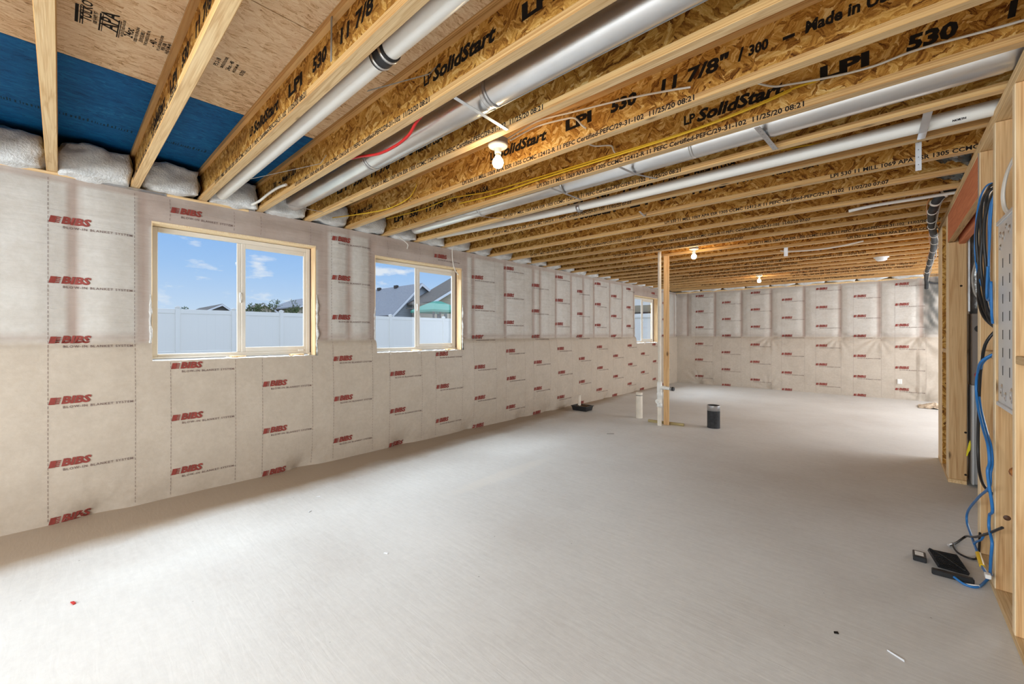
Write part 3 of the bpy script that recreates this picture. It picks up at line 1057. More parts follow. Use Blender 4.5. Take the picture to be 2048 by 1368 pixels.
batt_me = [fluffy(0.17, 0.205, 0.125, s).mesh('insulation_batt', 'fiberglass') for s in (1, 2, 3, 4, 5)]
for n in range(0, 26):
    o = bpy.data.objects.new('insulation_batt', batt_me[n % 5])
    C.objects.link(o)
    o.location = (LX - 0.07 + random.uniform(-0.01, 0.03), jy(n) + FW + (P - FW) / 2, ZJ + 0.125 + random.uniform(-0.01, 0.012))
    o.scale = (1 + random.uniform(-0.1, 0.12), 1.0, 1 + random.uniform(-0.08, 0.05))
    if n == 0:
        lab = 'white fibreglass batt filling the leftmost joist bay at the picture edge'
    else:
        lab = 'white fibreglass batt in the bay right after the %s joist from the left' % ORD[n - 1]
    tag(o, lab, 'insulation', 'fibreglass batts at the joist ends')
# batts over the far wall, between short lookout blocks
far_me = [fluffy(0.27, 0.1, 0.07, s, 0.03).mesh('insulation_batt', 'fiberglass') for s in (11, 12, 13)]
xf = [-4.45, -3.85, -3.25, -2.65, -2.05, -1.45, -0.85, -0.25, 0.35]
for i, x in enumerate(xf):
    o = bpy.data.objects.new('insulation_batt', far_me[i % 3])
    C.objects.link(o)
    o.location = (x, FY - 0.03, ZJ + 0.07)
    o.rotation_euler = (0, random.uniform(-0.06, 0.06), 0)
    tag(o, '%s white fibreglass batt from the left, tucked above the far wall' % ORD[i], 'insulation', 'fibreglass batts above the far wall')
b = MB()
b.box(LX, XR, jy(26) + P + 0.02, jy(26) + P + 0.06, ZJ + 0.01, ZT)
b.build('trim_1', 'flange_ply')['kind'] = 'structure'


# ------------------------------------------------------------------ windows
def fringe(y0, y1, z, depth, seed, parent, vertical=None):
    """ragged white insulation squeezed out along the edge of the opening"""
    b = MB()
    n = 40
    pts = []
    rs = []
    for i in range(n + 1):
        k = i / n
        yy = y0 + (y1 - y0) * k
        a = noise.noise(Vector((yy * 9, seed, 0)))
        c_ = noise.noise(Vector((yy * 25, seed, 4)))
        if vertical is None:
            pts.append((LX + 0.018 + 0.014 * a, yy, z + 0.01 * a + 0.008 * c_))
        else:
            pts.append((LX + 0.012 + 0.008 * a, z + 0.008 * a, yy))
        rs.append(max(0.003, depth * (0.75 + 0.55 * a + 0.6 * c_) * min(1, 6 * k + 0.1, 6 * (1 - k) + 0.1)))
    b.tube(pts, rs, 8)
    return b.build('insulation_fringe', 'fringe', parent)


def window(idx, y0, y1):
    z0, z1 = WZ
    wn = structure(empty('window_%d' % idx, (LX, y0, z0)))
    inv = (-LX, -y0, -z0)

    def B(mb, name, m, parent=wn):
        o = mb.build(name, m, parent)
        if parent is wn:
            o.location = inv
        return o
    xo = LX - 0.2
    xf0, xf1 = LX - 0.160, LX - 0.125      # frame depth
    # rough opening boards
    B(MB().bbox(xo, LX + 0.006, y0, y1, z1 - 0.018, z1, 0.002), 'head_board', 'edge_wood')
    B(MB().bbox(xo, LX + 0.004, y0, y0 + 0.006, z0, z1 - 0.018, 0.001), 'side_board', 'edge_wood')
    B(MB().bbox(xo, LX + 0.004, y1 - 0.012, y1, z0, z1 - 0.018, 0.002), 'side_board', 'reveal_wood')
    B(MB().bbox(xo, LX + 0.002, y0, y1, z0 - 0.012, z0, 0.002), 'sill_board', 'vinyl_dark')
    B(MB().box(LX - 0.128, LX - 0.105, y1 - 0.0135, y1 - 0.011, z0 + 0.01, z1 - 0.018), 'foam_gap', 'brown_wire')
    # shims under the frame
    for yy in (y0 + 0.62, y1 - 0.25):
        B(MB().bbox(LX - 0.12, LX - 0.03, yy, yy + 0.13, z0, z0 + 0.02, 0.002), 'shim', 'reveal_wood')
    a0, a1, c0, c1 = y0 + 0.014, y1 - 0.014, z0 + 0.012, z1 - 0.022
    fw = 0.045
    fr = MB()
    fr.bbox(xf0, xf1, a0, a0 + fw, c0, c1, 0.004)
    fr.bbox(xf0, xf1, a1 - fw, a1, c0, c1, 0.004)
    fr.bbox(xf0, xf1, a0 + fw, a1 - fw, c1 - fw, c1, 0.004)
    fr.bbox(xf0, xf1, a0 + fw, a1 - fw, c0, c0 + fw, 0.004)
    fr.bbox(xf0 + 0.01, xf1 + 0.018, a0, a1, c0, c0 + 0.016, 0.003)
    fro = B(fr, 'window_frame', 'vinyl')
    ym = (y0 + y1) / 2 - 0.01
    # fixed light on the left
    B(MB().box(xf0 + 0.006, xf0 + 0.011, a0 + fw, ym, c0 + fw, c1 - fw), 'pane', 'glass')
    mu = MB()
    mu.bbox(xf0 + 0.005, xf1 - 0.012, ym - 0.018, ym + 0.02, c0 + fw, c1 - fw, 0.004)
    B(mu, 'mullion', 'vinyl')
    # sliding sash on the right
    s0, s1 = ym + 0.02, a1 - fw
    sw = 0.048
    sa = MB()
    x0, x1 = xf1 - 0.026, xf1 - 0.002
    sa.bbox(x0, x1, s0, s0 + sw * 0.8, c0 + fw, c1 - fw, 0.004)
    sa.bbox(x0, x1, s1 - sw * 0.6, s1, c0 + fw, c1 - fw, 0.004)
    sa.bbox(x0, x1, s0 + sw * 0.8, s1 - sw * 0.6, c1 - fw - sw, c1 - fw, 0.004)
    sa.bbox(x0, x1, s0 + sw * 0.8, s1 - sw * 0.6, c0 + fw, c0 + fw + sw, 0.004)
    sash = B(sa, 'sash', 'vinyl')
    B(MB().box(x0 + 0.006, x0 + 0.011, s0 + sw * 0.8, s1 - sw * 0.6, c0 + fw + sw, c1 - fw - sw), 'pane', 'glass')
    la = MB()
    zc = (c0 + c1) / 2
    la.tube(smooth_path([(xf1 - 0.002, ym + 0.012, zc - 0.05), (xf1 + 0.02, ym + 0.004, zc - 0.02), (xf1 + 0.022, ym + 0.002, zc + 0.02), (xf1 - 0.002, ym + 0.012, zc + 0.05)]), 0.008, 6)
    B(la, 'latch', 'white_plastic')
    B(MB().bbox(xf1 - 0.008, xf1 + 0.008, s1 - 0.09, s1 - 0.03, c0 + fw - 0.008, c0 + fw + 0.012, 0.003), 'sash_stop', 'white_plastic')
    # loose strands of insulation along the bottom and the sides
    for args in ((y0 - 0.03, y1 + 0.03, z0 - 0.022, 0.038, idx, None), (z0 - 0.02, z0 + 0.6, y0 - 0.008, 0.012, idx + 9, 'v'), (z0 - 0.02, z0 + 0.7, y1 + 0.01, 0.016, idx + 19, 'v')):
        o = fringe(args[0], args[1], args[2], args[3], args[4], wn, args[5])
        o.location = inv
    return wn


for i, (a, b_) in enumerate(WINS):
    window(i + 1, a, b_)

MB().box(-5.3, 3.3, FY + 0.14, FY + 0.2, ZJ, ZT).build('trim_2', 'floor_osb')['kind'] = 'structure'

# ------------------------------------------------------------------ stud wall on the right
wr = structure(empty('wall_right', (WX, 3.6, 0)))
WI = (-WX, -3.6, 0)


def W(mb, name, m, parent=wr):
    o = mb.build(name, m, parent)
    if parent is wr:
        o.location = WI
    return o


def stud(y0, y1, z0, z1, x0=WX, x1=WX + WD):
    mb = MB()
    mb.bbox(x0, x1, y0, y1, z0, z1, 0.004)
    me = mb.mesh('stud', 'stud_wood')
    me.materials.append(M['edge_wood'])
    for pol in me.polygons:
        if pol.normal.x < -0.5:
            pol.material_index = 1
    o = bpy.data.objects.new('stud', me)
    C.objects.link(o)
    o.parent = wr
    o.location = WI
    return o


stud(3.105, 3.16, 0.04, 2.712)
stud(3.605, 3.665, 0.04, 2.712)
stud(4.125, 4.168, 0.04, 2.712)
stud(4.170, 4.215, 0.04, 2.425)
stud(6.06, 6.10, 0.04, 2.425)
stud(6.102, 6.145, 0.04, 2.712)
stud(6.148, 6.26, 0.04, 2.712)
stud(6.72, 6.90, 0.04, 2.712)
stud(6.92, 7.14, 0.04, 2.712)
W(MB().box(WX + 0.004, WX + WD - 0.004, 6.706, 6.718, 0.04, 2.71), 'osb_panel', 'web_osb')
# plates
W(MB().bbox(WX, WX + WD, -1.2, 7.16, 2.714, 2.750, 0.003), 'top_plate', 'plate_wood')
W(MB().bbox(WX, WX + WD, -1.2, 7.16, 2.752, 2.786, 0.003), 'top_plate', 'plate_wood')
W(MB().bbox(WX, WX + WD, -1.2, 4.215, 0.0, 0.038, 0.003), 'bottom_plate', 'plate_wood')
W(MB().bbox(WX, WX + WD, 6.06, 7.16, 0.0, 0.038, 0.003), 'bottom_plate', 'plate_wood')
# blocks between the studs
W(MB().bbox(WX + 0.002, WX + WD, 3.667, 4.123, 1.355, 1.395, 0.003), 'block', 'plate_wood')
W(MB().bbox(WX + 0.002, WX + WD, 2.6, 3.103, 1.355, 1.395, 0.003), 'block', 'plate_wood')
W(MB().bbox(WX + 0.002, WX + WD, 6.262, 6.704, 1.30, 1.34, 0.003), 'block', 'plate_wood')
# header over the wide opening: two laminated boards with plies showing underneath
mb = MB()
mb.bbox(WX + 0.001, WX + 0.046, 4.17, 6.10, 2.43, 2.712, 0.002)
me = mb.mesh('header', 'header_red')
me.materials.append(M['header_ply'])
for pol in me.polygons:
    if pol.normal.z < -0.5:
        pol.material_index = 1
o = bpy.data.objects.new('header', me)
C.objects.link(o)
o.parent = wr
o.location = WI
W(MB().bbox(WX + 0.075, WX + 0.12, 4.17, 6.10, 2.40, 2.712, 0.002), 'header', 'header_red')
W(MB().box(WX - 0.002, WX + 0.001, 4.172, 4.184, 2.2, 2.72), 'seam_tape', 'box_gray')
# knots and nail heads on the jamb stud
for z, x in ((1.98, 0.09), (0.52, 0.12), (0.10, 0.12)):
    W(MB().lathe([(0.001, -0.0012), (0.009, -0.0012), (0.010, 0)], (WX + x, 6.06, z), 10, 1), 'knot', 'ink')
W(MB().lathe([(0.001, -0.0012), (0.014, -0.0012), (0.015, 0)], (WX + 0.045, 3.605, 0.46), 12, 1), 'knot', 'brown_wire')

# ------------------------------------------------------------------ recessed steel enclosure between two studs
en = thing('media_enclosure', 'tall white steel enclosure with slots set between the two nearest studs', 'enclosure', (WX + 0.06, 3.38, 1.11))
EI = (-(WX + 0.06), -3.38, -1.11)


def Ep(mb, name, m):
    o = mb.build(name, m, en)
    o.location = EI
    return o


ex = WX + 0.012
Ep(MB().bbox(ex, ex + 0.1, 3.165, 3.60, 1.11, 2.12, 0.004), 'shell', 'enclosure')
Ep(MB().bbox(ex - 0.008, ex + 0.01, 3.165, 3.60, 1.095, 1.118, 0.003), 'lower_flange', 'enclosure')
Ep(MB().bbox(ex - 0.008, ex + 0.01, 3.165, 3.60, 2.112, 2.135, 0.003), 'upper_flange', 'enclosure')
for yy in (3.30, 3.47):
    for k in range(7):
        z = 1.30 + k * 0.098
        Ep(MB().bbox(ex - 0.0015, ex + 0.002, yy - 0.005, yy + 0.005, z - 0.026, z + 0.026, 0.001), 'slot', 'slot_dark')
for yy, z, r in ((3.26, 1.185, 0.04), (3.40, 1.165, 0.025), (3.50, 1.19, 0.036), (3.45, 2.03, 0.028), (3.30, 2.04, 0.026), (3.38, 2.07, 0.018), (3.53, 2.05, 0.02), (3.53, 1.98, 0.02)):
    Ep(MB().lathe([(r * 0.45, 0.0), (r * 0.5, -0.004), (r * 0.8, -0.004), (r * 0.85, -0.001), (r, -0.001), (r, 0.002)], (ex, yy, z), 14, 0), 'knockout', 'galvanized')

# ------------------------------------------------------------------ furnace cabinet seen through the opening
fu = thing('furnace', 'grey steel furnace cabinet with taupe coil box seen through the framed opening', 'furnace', (0.88, 6.5, 0))
FI = (-0.88, -6.5, 0)


def Fp(mb, name, m, parent=None):
    o = mb.build(name, m, parent or fu)
    if parent is None:
        o.location = FI
    return o


Fp(MB().bbox(0.606, 1.16, 6.0, 6.9, 0.03, 1.0, 0.006), 'cabinet', 'furnace_gray')
Fp(MB().bbox(0.61, 1.15, 6.0, 6.88, 1.0, 1.70, 0.006), 'coil_box', 'furnace_taupe')
fr = MB()
fr.bbox(0.61, 0.628, 5.985, 6.0, 0.03, 1.0, 0.003)
fr.bbox(0.628, 1.15, 5.985, 6.0, 0.97, 1.0, 0.003)
fr.bbox(0.652, 0.664, 5.985, 6.0, 0.03, 0.95, 0.003)
Fp(fr, 'door_frame', 'furnace_light')
Fp(MB().lathe([(0.012, 0), (0.03, -0.002), (0.034, 0.0)], (0.66, 5.998, 1.55), 14, 1), 'knockout', 'slot_dark')
Fp(MB().bbox(0.65, 0.72, 5.992, 6.002, 1.46, 1.49, 0.004), 'knockout', 'slot_dark')
k = Fp(MB().lathe([(0.012, 0), (0.014, -0.006), (0.035, -0.006), (0.038, 0)], (0.665, 5.998, 1.10), 14, 1), 'gasket', 'red_gasket')
Fp(MB().bbox(0.54, 0.60, 6.4, 6.46, 0.4, 0.95, 0.003), 'side_pipe', 'furnace_taupe')
mb = MB()
mb.prism([(0.575, 0.30), (0.582, 0.36), (0.592, 0.42), (0.602, 0.455), (0.606, 0.42), (0.604, 0.36), (0.592, 0.33), (0.583, 0.29)], 6.03, 6.034, 1)
tag(mb.build('paper_tag', 'yellow_tag'), 'bright yellow paper tag hanging beside the grey furnace', 'tag')

pl = thing('plenum_duct', 'foil wrapped supply duct rising above the furnace to the joists', 'duct', (0.9, 6.6, 1.705))
PI_ = (-0.9, -6.6, -1.705)
mb = MB()
bm = bmesh.new()
bmesh.ops.create_cube(bm, size=1.0)
bmesh.ops.subdivide_edges(bm, edges=bm.edges[:], cuts=10, use_grid_fill=True)
for v in bm.verts:
    c_ = v.co
    q = Vector((0.9 + c_.x * 0.56, 6.6 + c_.y * 0.8, 2.23 + c_.z * 1.05))
    q += Vector((noise.noise(q * 5), noise.noise(q * 5 + Vector((9, 0, 0))), 0)) * 0.03
    v.co = q
bm.verts.index_update()
mb.add([v.co[:] for v in bm.verts], [[v.index for v in f.verts] for f in bm.faces], True)
bm.free()
mb.build('wrap', 'foil', pl).location = PI_
MB().bbox(0.585, 0.60, 6.0, 6.02, 1.72, 2.6, 0.002).build('corner_strip', 'dull_galvanized', pl).location = PI_
MB().tube([(0.69, 6.1, 1.75), (0.69, 6.1, 2.35), (0.72, 6.15, 2.6)], 0.035, 12).build('pipe', 'dull_galvanized', pl).location = PI_
mb = MB()
for z in (2.45, 2.5, 2.55, 2.6, 2.65):
    mb.lathe([(0.10, -0.02), (0.118, 0), (0.10, 0.02)], (0.78, 5.86, z), 14)
tag(mb.build('flexible_duct', 'black_plastic'), 'dark ribbed flexible duct up under the header near the furnace', 'duct')
tag(MB().tube(smooth_path([(0.655, 5.75, 2.42), (0.625, 5.75, 2.25), (0.592, 5.75, 2.08), (0.59, 5.75, 1.97), (0.61, 5.75, 1.86), (0.66, 5.75, 1.82), (0.75, 5.78, 1.83)]), 0.008, 8).build('cable', 'gray_cable'),
    'grey cable looping in front of the foil wrapped duct', 'cable')


# ------------------------------------------------------------------ cables on the stud wall
def cable(name, pts, r, m, label, cat='cable', group=None, n=7, k=6):
    return tag(MB().tube(smooth_path(pts, k), r, n).build(name, m), label, cat, group)


top, end = (0.53, 3.73, 2.37), (0.535, 3.735, 1.47)
outer = [(0.46, 3.69, 2.375), (0.44, 3.80, 2.36), (0.435, 3.93, 2.28), (0.432, 3.99, 2.14), (0.43, 4.0, 1.97), (0.43, 3.99, 1.82), (0.435, 3.93, 1.70), (0.45, 3.80, 1.58)]
inner = [(0.47, 3.69, 2.34), (0.45, 3.75, 2.30), (0.445, 3.80, 2.20), (0.445, 3.83, 2.06), (0.445, 3.84, 1.92), (0.445, 3.82, 1.80), (0.45, 3.78, 1.68), (0.47, 3.74, 1.57)]
names = ['leftmost', 'second', 'third', 'rightmost']
for i in range(4):
    f = (0.0, 0.28, 0.62, 0.95)[i]
    pts = [top] + [tuple(a + (b_ - a) * f + 0.006 * sin(1.7 * j + 2.3 * i + k) for k, (a, b_) in enumerate(zip(outer[j], inner[j]))) for j in range(8)] + [end]
    cable('black_cable', pts, 0.0085, 'black_cable', '%s black cable of the bundle draped over the stud bay by the enclosure' % names[i], group='black cables of the hanging bundle')
for i in range(2):
    pts = [top] + [(p_[0] + 0.008, p_[1] - 0.045 - 0.03 * i + 0.02 * sin(1.3 * j + 2 * i), p_[2] + 0.01 * i - 0.012) for j, p_ in enumerate(inner)] + [end]
    cable('blue_cable', pts, 0.0055, 'blue_cable', '%s blue cable hanging right of the black bundle' % ['left', 'right'][i], group='blue cables of the hanging bundle')
cable('blue_cable', [top, (0.455, 3.71, 2.39), (0.434, 3.82, 2.375), (0.428, 3.95, 2.30), (0.424, 4.01, 2.15), (0.424, 4.02, 2.02), (0.43, 3.98, 1.9), (0.44, 3.9, 1.8)], 0.0055, 'blue_cable', 'blue cable running along the outside of the black bundle')
cable('blue_cable', [(0.44, 3.70, 1.9), (0.44, 3.74, 1.75), (0.44, 3.70, 1.70), (0.44, 3.62, 1.72), (0.44, 3.6, 1.8), (0.44, 3.58, 1.62), (0.44, 3.55, 1.56)], 0.006, 'blue_cable', 'blue cable end curled into a small loop beside the black bundle')
cable('black_cable', [(0.53, 3.73, 1.60), (0.44, 3.72, 1.46), (0.43, 3.834, 1.308), (0.43, 3.908, 1.178), (0.43, 3.947, 0.983), (0.43, 3.967, 0.756), (0.43, 3.889, 0.615), (0.45, 3.76, 0.556), (0.53, 3.72, 0.53)], 0.008, 'black_cable',
      'single dark cable bowing down the stud from the bundle towards the floor')
for i in range(2):
    pts = [(0.53, 3.73, 1.42), (0.435, 3.74, 1.345), (0.43, 3.889, 1.258), (0.43, 3.947, 1.158), (0.43, 3.871, 1.041), (0.43, 3.677, 0.934), (0.43, 3.533, 0.874), (0.43, 3.488, 0.786), (0.42, 3.46, 0.73), (0.42, 3.497, 0.642), (0.42, 3.855, 0.481), (0.42, 4.307, 0.253), (0.42, 4.356, 0.156), (0.42, 4.144, 0.136), (0.42, 3.894, 0.123), (0.42, 3.763, 0.105), (0.42, 3.543, 0.133)]
    if i:
        pts = pts[:9] + [(0.43, 3.474, 0.532), (0.43, 3.564, 0.469), (0.43, 3.58, 0.393), (0.43, 3.488, 0.341), (0.43, 3.518, 0.246), (0.44, 3.62, 0.11), (0.465, 3.8, 0.045), (0.44, 3.76, 0.012), (0.393, 3.643, 0.008), (0.342, 3.63, 0.008), (0.3, 3.667, 0.02)]
        pts = [(p_[0] - 0.012, p_[1] - 0.02, p_[2]) if j < 9 else p_ for j, p_ in enumerate(pts)]
    c_ = cable('blue_cable', pts, 0.007, 'blue_cable', ['blue cable kinking out from the stud down to the yellow tie', 'blue cable dropping along the stud to the black box on the floor'][i])
    e_ = Vector(pts[-1])
    if i == 0:
        MB().bbox(e_.x - 0.012, e_.x + 0.012, e_.y - 0.03, e_.y + 0.01, e_.z - 0.012, e_.z + 0.012, 0.003).build('plug', 'white_plastic', c_)
    else:
        MB().tube([(0.40, 3.655, 0.0085), (0.35, 3.632, 0.0085)], 0.0085, 8).build('paper_label', 'white_plastic', c_)
MB().tube([(0.42, 3.87, 0.128), (0.42, 3.72, 0.11)], 0.013, 8).build('tie', 'yellow_cable', bpy.data.objects['blue_cable.004'])
cable('coax_cable', [(0.45, 3.36, 0.475), (0.43, 3.624, 0.342), (0.42, 3.994, 0.184), (0.42, 4.35, 0.06), (0.41, 4.40, 0.03), (0.365, 4.306, 0.012), (0.335, 4.243, 0.012)], 0.007, 'black_cable', 'black coaxial cable reaching the floor beside the black box')
MB().tube([(0.335, 4.243, 0.012), (0.318, 4.215, 0.012)], 0.009, 8).build('connector', 'galvanized', bpy.data.objects['coax_cable'])
cable('coax_cable', [(0.345, 4.27, 0.012), (0.345, 4.18, 0.010), (0.365, 4.10, 0.010), (0.42, 4.07, 0.010), (0.448, 4.12, 0.03), (0.448, 4.05, 0.2)], 0.0065, 'black_cable', 'dark cable curving across the floor to the foot of the stud')
cable('blue_cable', [(0.432, 3.74, 0.30), (0.425, 3.80, 0.24), (0.418, 3.92, 0.18), (0.412, 3.96, 0.15)], 0.006, 'blue_cable', 'short blue lead sticking out just above the black box')
# white cables in the nearest stud bay
for i in range(3):
    cable('white_cable', [(0.475, 3.24 - 0.01 * i, 2.40), (0.472, 3.42 - 0.02 * i, 2.36), (0.47, 3.51 - 0.02 * i, 2.28), (0.472, 3.50 - 0.02 * i, 2.20), (0.475, 3.42 - 0.02 * i, 2.145)], 0.006, 'white_cable',
          '%s white cable entering the top of the steel enclosure' % ['leftmost', 'middle', 'rightmost'][i], group='white cables above the enclosure')
tag(MB().bbox(WX + 0.02, WX + 0.05, 3.20, 3.30, 2.52, 2.55, 0.003).build('cable_clamp', 'dull_galvanized'), 'small metal cable clamp fixed to the nearest stud near its top', 'clamp')
tag(MB().tube(smooth_path([(0.52, 3.17, 1.02), (0.50, 3.33, 0.98), (0.49, 3.36, 0.88), (0.50, 3.30, 0.80)]), 0.004, 6).build('brown_wire', 'brown_wire'), 'thin brown wire hanging below the steel enclosure', 'wire')
tag(MB().lathe([(0.0, -0.02), (0.022, -0.015), (0.028, 0.0), (0.012, 0.012), (0.012, 0.03)], (0.49, 3.30, 0.79), 12, 1).build('brass_fitting', 'copper'), 'small brass fitting at the end of the brown wire', 'fitting')

# ------------------------------------------------------------------ black boxes on the floor
dv = thing('antenna_panel', 'flat black ribbed electronic panel lying tilted on the floor by the stud wall', 'electronics', (0.29, 3.84, 0))
DI = (-0.29, -3.84, 0)
mb = MB()
q = [(0.20, 3.94, 0.04), (0.335, 3.985, 0.03), (0.372, 3.78, 0.008), (0.235, 3.715, 0.035)]
vs = [Vector(a) for a in q] + [Vector(a) + Vector((0.004, -0.004, 0.016)) for a in q]
mb.add(vs, [(0, 1, 2, 3), (4, 5, 6, 7), (0, 1, 5, 4), (1, 2, 6, 5), (2, 3, 7, 6), (3, 0, 4, 7)])
mb.build('panel', 'black_plastic', dv).location = DI
for k in range(12):
    f = (k + 0.7) / 12.4
    a = Vector(q[0]).lerp(Vector(q[3]), f) + Vector((0.008, -0.004, 0.018))
    c_ = Vector(q[1]).lerp(Vector(q[2]), f) + Vector((0.0, -0.004, 0.018))
    MB().tube([a, c_], 0.0028, 5).build('rib', 'black_plastic', dv).location = DI
mb = MB()
mb.tube(smooth_path([(0.21, 3.93, 0.062), (0.26, 3.87, 0.060), (0.34, 3.80, 0.035), (0.36, 3.79, 0.03)]), 0.004, 6)
mb.build('lead', 'black_cable', dv).location = DI
tag(MB().bbox(-0.09, 0.09, -0.016, 0.016, 0.0, 0.034, 0.005).build('black_box', 'black_plastic', None, (0.295, 3.685, 0.0)), 'slim black box lying on the floor in front of the ribbed panel', 'electronics')
bpy.data.objects['black_box'].rotation_euler = (0, 0, radians(2))
pa = thing('power_adapter', 'small black power adapter with white label left of the ribbed panel', 'adapter', (0.158, 3.86, 0))
MB().bbox(-0.032, 0.032, -0.052, 0.052, 0.0, 0.034, 0.004).build('case', 'black_plastic', pa)
MB().box(-0.022, 0.02, -0.03, 0.035, 0.034, 0.0348).build('label', 'white_plastic', pa)

# ------------------------------------------------------------------ round ducts
def band(mb, x, y, z, r, w_=0.012):
    mb.lathe([(r, -w_), (r + 0.004, -w_), (r + 0.004, w_), (r, w_)], (x, y, z), 24, 0)


d1 = thing('round_duct', 'large shiny round galvanized duct running between the fourth and fifth joists', 'duct', (-1.0, 1.665, 2.885))
DI = (1.0, -1.665, -2.885)
for x0, x1 in ((-4.62, -3.02), (-3.02, -1.70), (-1.70, 0.2), (0.2, 3.0)):
    MB().tube([(x0, 1.665, 2.885), (x1 + 0.002, 1.665, 2.885)], [0.083, 0.0845], 32, True).build('duct_section', 'galvanized', d1).location = DI
for x in (-3.02, -2.99):
    mb = MB()
    band(mb, x, 1.665, 2.885, 0.085, 0.006)
    mb.build('joint_bead', 'galvanized', d1).location = DI
for x in (-1.66, 0.2):
    mb = MB()
    band(mb, x, 1.665, 2.885, 0.0845, 0.012)
    mb.build('joint_bead', 'dull_galvanized', d1).location = DI
mb = MB()
mb.box(-4.6, 3.0, 1.664 + 0.0845 * cos(-0.9), 1.669 + 0.0845 * cos(-0.9), 2.884 + 0.087 * sin(-0.9), 2.888 + 0.087 * sin(-0.9))
mb.build('lock_seam', 'dull_galvanized', d1).location = DI

d2 = thing('round_duct', 'long round galvanized duct running between the seventh and eighth joists to the stud wall', 'duct', (-1.0, 3.13, 2.9))
DI = (1.0, -3.13, -2.9)
for x0, x1, r, z in ((-4.55, -3.3, 0.072, 2.876), (-3.3, -2.17, 0.073, 2.876), (-2.17, -0.55, 0.094, 2.890), (-0.55, 0.43, 0.098, 2.892)):
    MB().tube([(x0, 3.13, z), (x1 + 0.002, 3.13, z)], r, 30).build('duct_section', 'galvanized', d2).location = DI
for x, r, z in ((-3.3, 0.073, 2.876), (-2.19, 0.09, 2.889), (-1.05, 0.095, 2.89)):
    mb = MB()
    band(mb, x, 3.13, z, r, 0.01)
    mb.build('joint_bead', 'galvanized', d2).location = DI
mb = MB()
mb.tube(smooth_path([(0.43, 3.13, 2.892), (0.52, 3.13, 2.90), (0.62, 3.14, 2.96), (0.66, 3.15, 3.03)]), 0.098, 24)
mb.build('elbow', 'galvanized', d2).location = DI
mb = MB()
mb.box(-2.1, 0.43, 3.125 + 0.098 * cos(-1.0), 3.130 + 0.098 * cos(-1.0), 2.888 + 0.099 * sin(-1.0), 2.892 + 0.099 * sin(-1.0))
mb.build('lock_seam', 'dull_galvanized', d2).location = DI


def strap(pts, wd, label, axis='x', m='dull_galvanized', th=0.0012, holes=True):
    """flat perforated hanger strap along a polyline; axis names the direction of its width"""
    mb = MB()
    pts = [Vector(p_) for p_ in pts]
    wv = {'x': Vector((wd / 2, 0, 0)), 'y': Vector((0, wd / 2, 0))}[axis]
    for a, b_ in zip(pts, pts[1:]):
        nrm = (b_ - a).cross(wv).normalized() * th
        vs = [a - wv - nrm, a + wv - nrm, b_ + wv - nrm, b_ - wv - nrm, a - wv + nrm, a + wv + nrm, b_ + wv + nrm, b_ - wv + nrm]
        mb.add(vs, [(3, 2, 1, 0), (4, 5, 6, 7), (0, 1, 5, 4), (1, 2, 6, 5), (2, 3, 7, 6), (3, 0, 4, 7)])
    o = tag(mb.build('hanger_strap', m), label, 'strap', 'metal hanger straps under the joists')
    if holes:
        a, b_ = pts[0], pts[-1]
        L = (b_ - a).length
        hb = MB()
        nrm = (pts[1] - pts[0]).cross(wv).normalized() * (th + 0.0004)
        k = 0.03
        while k < L - 0.01:
            c_ = a + (b_ - a) * (k / L)
            for s_ in (-1, 1):
                ring = [c_ + nrm * s_ + wv.normalized() * 0.003 * cos(t_ * pi / 3) + (b_ - a).normalized() * 0.003 * sin(t_ * pi / 3) for t_ in range(6)]
                hb.add(ring, [(0, 1, 2, 3, 4, 5)])
            k += 0.05
        tag(hb.build('hole', 'slot_dark', o), kind='stuff')
    return o


strap([(-1.74, 1.45, 2.786), (-1.768, 1.90, 2.784)], 0.024, 'pale flat strap slung under the big shiny duct between two joists', holes=False, m='enclosure')
strap([(-4.45, 1.43, 2.795), (-4.43, 1.90, 2.793)], 0.01, 'thin strap under the far end of the big shiny duct by the window wall', holes=False)
strap([(-2.20, 2.905, 2.79), (-2.17, 3.36, 2.786)], 0.022, 'strap under the second duct where its dull and bright sections meet', holes=False)
strap([(-1.53, 2.91, 2.79), (-1.50, 3.13, 2.788), (-1.40, 3.30, 2.775)], 0.022, 'short bent strap hanging loose under the middle of the second duct', holes=False)
strap([(-3.42, 2.905, 2.79), (-3.15, 3.36, 2.786)], 0.012, 'thin dark strap crossing below the window end of the second duct', holes=False)
strap([(-0.60, 2.92, 2.787), (-0.575, 3.36, 2.785)], 0.032, 'wide strap under the second duct near its right-hand half')
strap([(0.175, 3.40, 2.79), (0.165, 3.66, 2.768), (0.165, 3.84, 2.79)], 0.04, 'wide perforated strap wrapped under the straight white pipe near the stud wall')
strap([(0.155, 3.893, 2.82), (0.155, 3.893, 2.60)], 0.03, 'perforated strap hanging straight down right of the white pipe', holes=True)
strap([(-1.95, 4.33, 2.83), (-1.96, 4.30, 2.785), (-1.90, 4.05, 2.77)], 0.02, 'curled strap hanging from the tenth joist', holes=False)
strap([(-1.12, 7.307, 2.82), (-1.12, 7.307, 2.66)], 0.05, 'strap hanging straight down near the far bulbs', holes=False)
strap([(-2.02, 0.90, 3.06), (-2.02, 0.898, 2.84)], 0.016, 'dark strap end nailed up the face of the third joist', m='box_gray', holes=False)
strap([(-2.15, 1.16, 2.86), (-1.86, 1.37, 2.93), (-1.83, 1.385, 2.96)], 0.018, 'dark hooked strap holding the white pipe to the fourth joist', m='box_gray', holes=False)
strap([(-4.0, 1.06, 2.8), (-3.3, 1.38, 2.84), (-3.2, 1.385, 2.88)], 0.012, 'thin wire strap beside the blue sheathing left of the fourth joist', m='box_gray', holes=False)

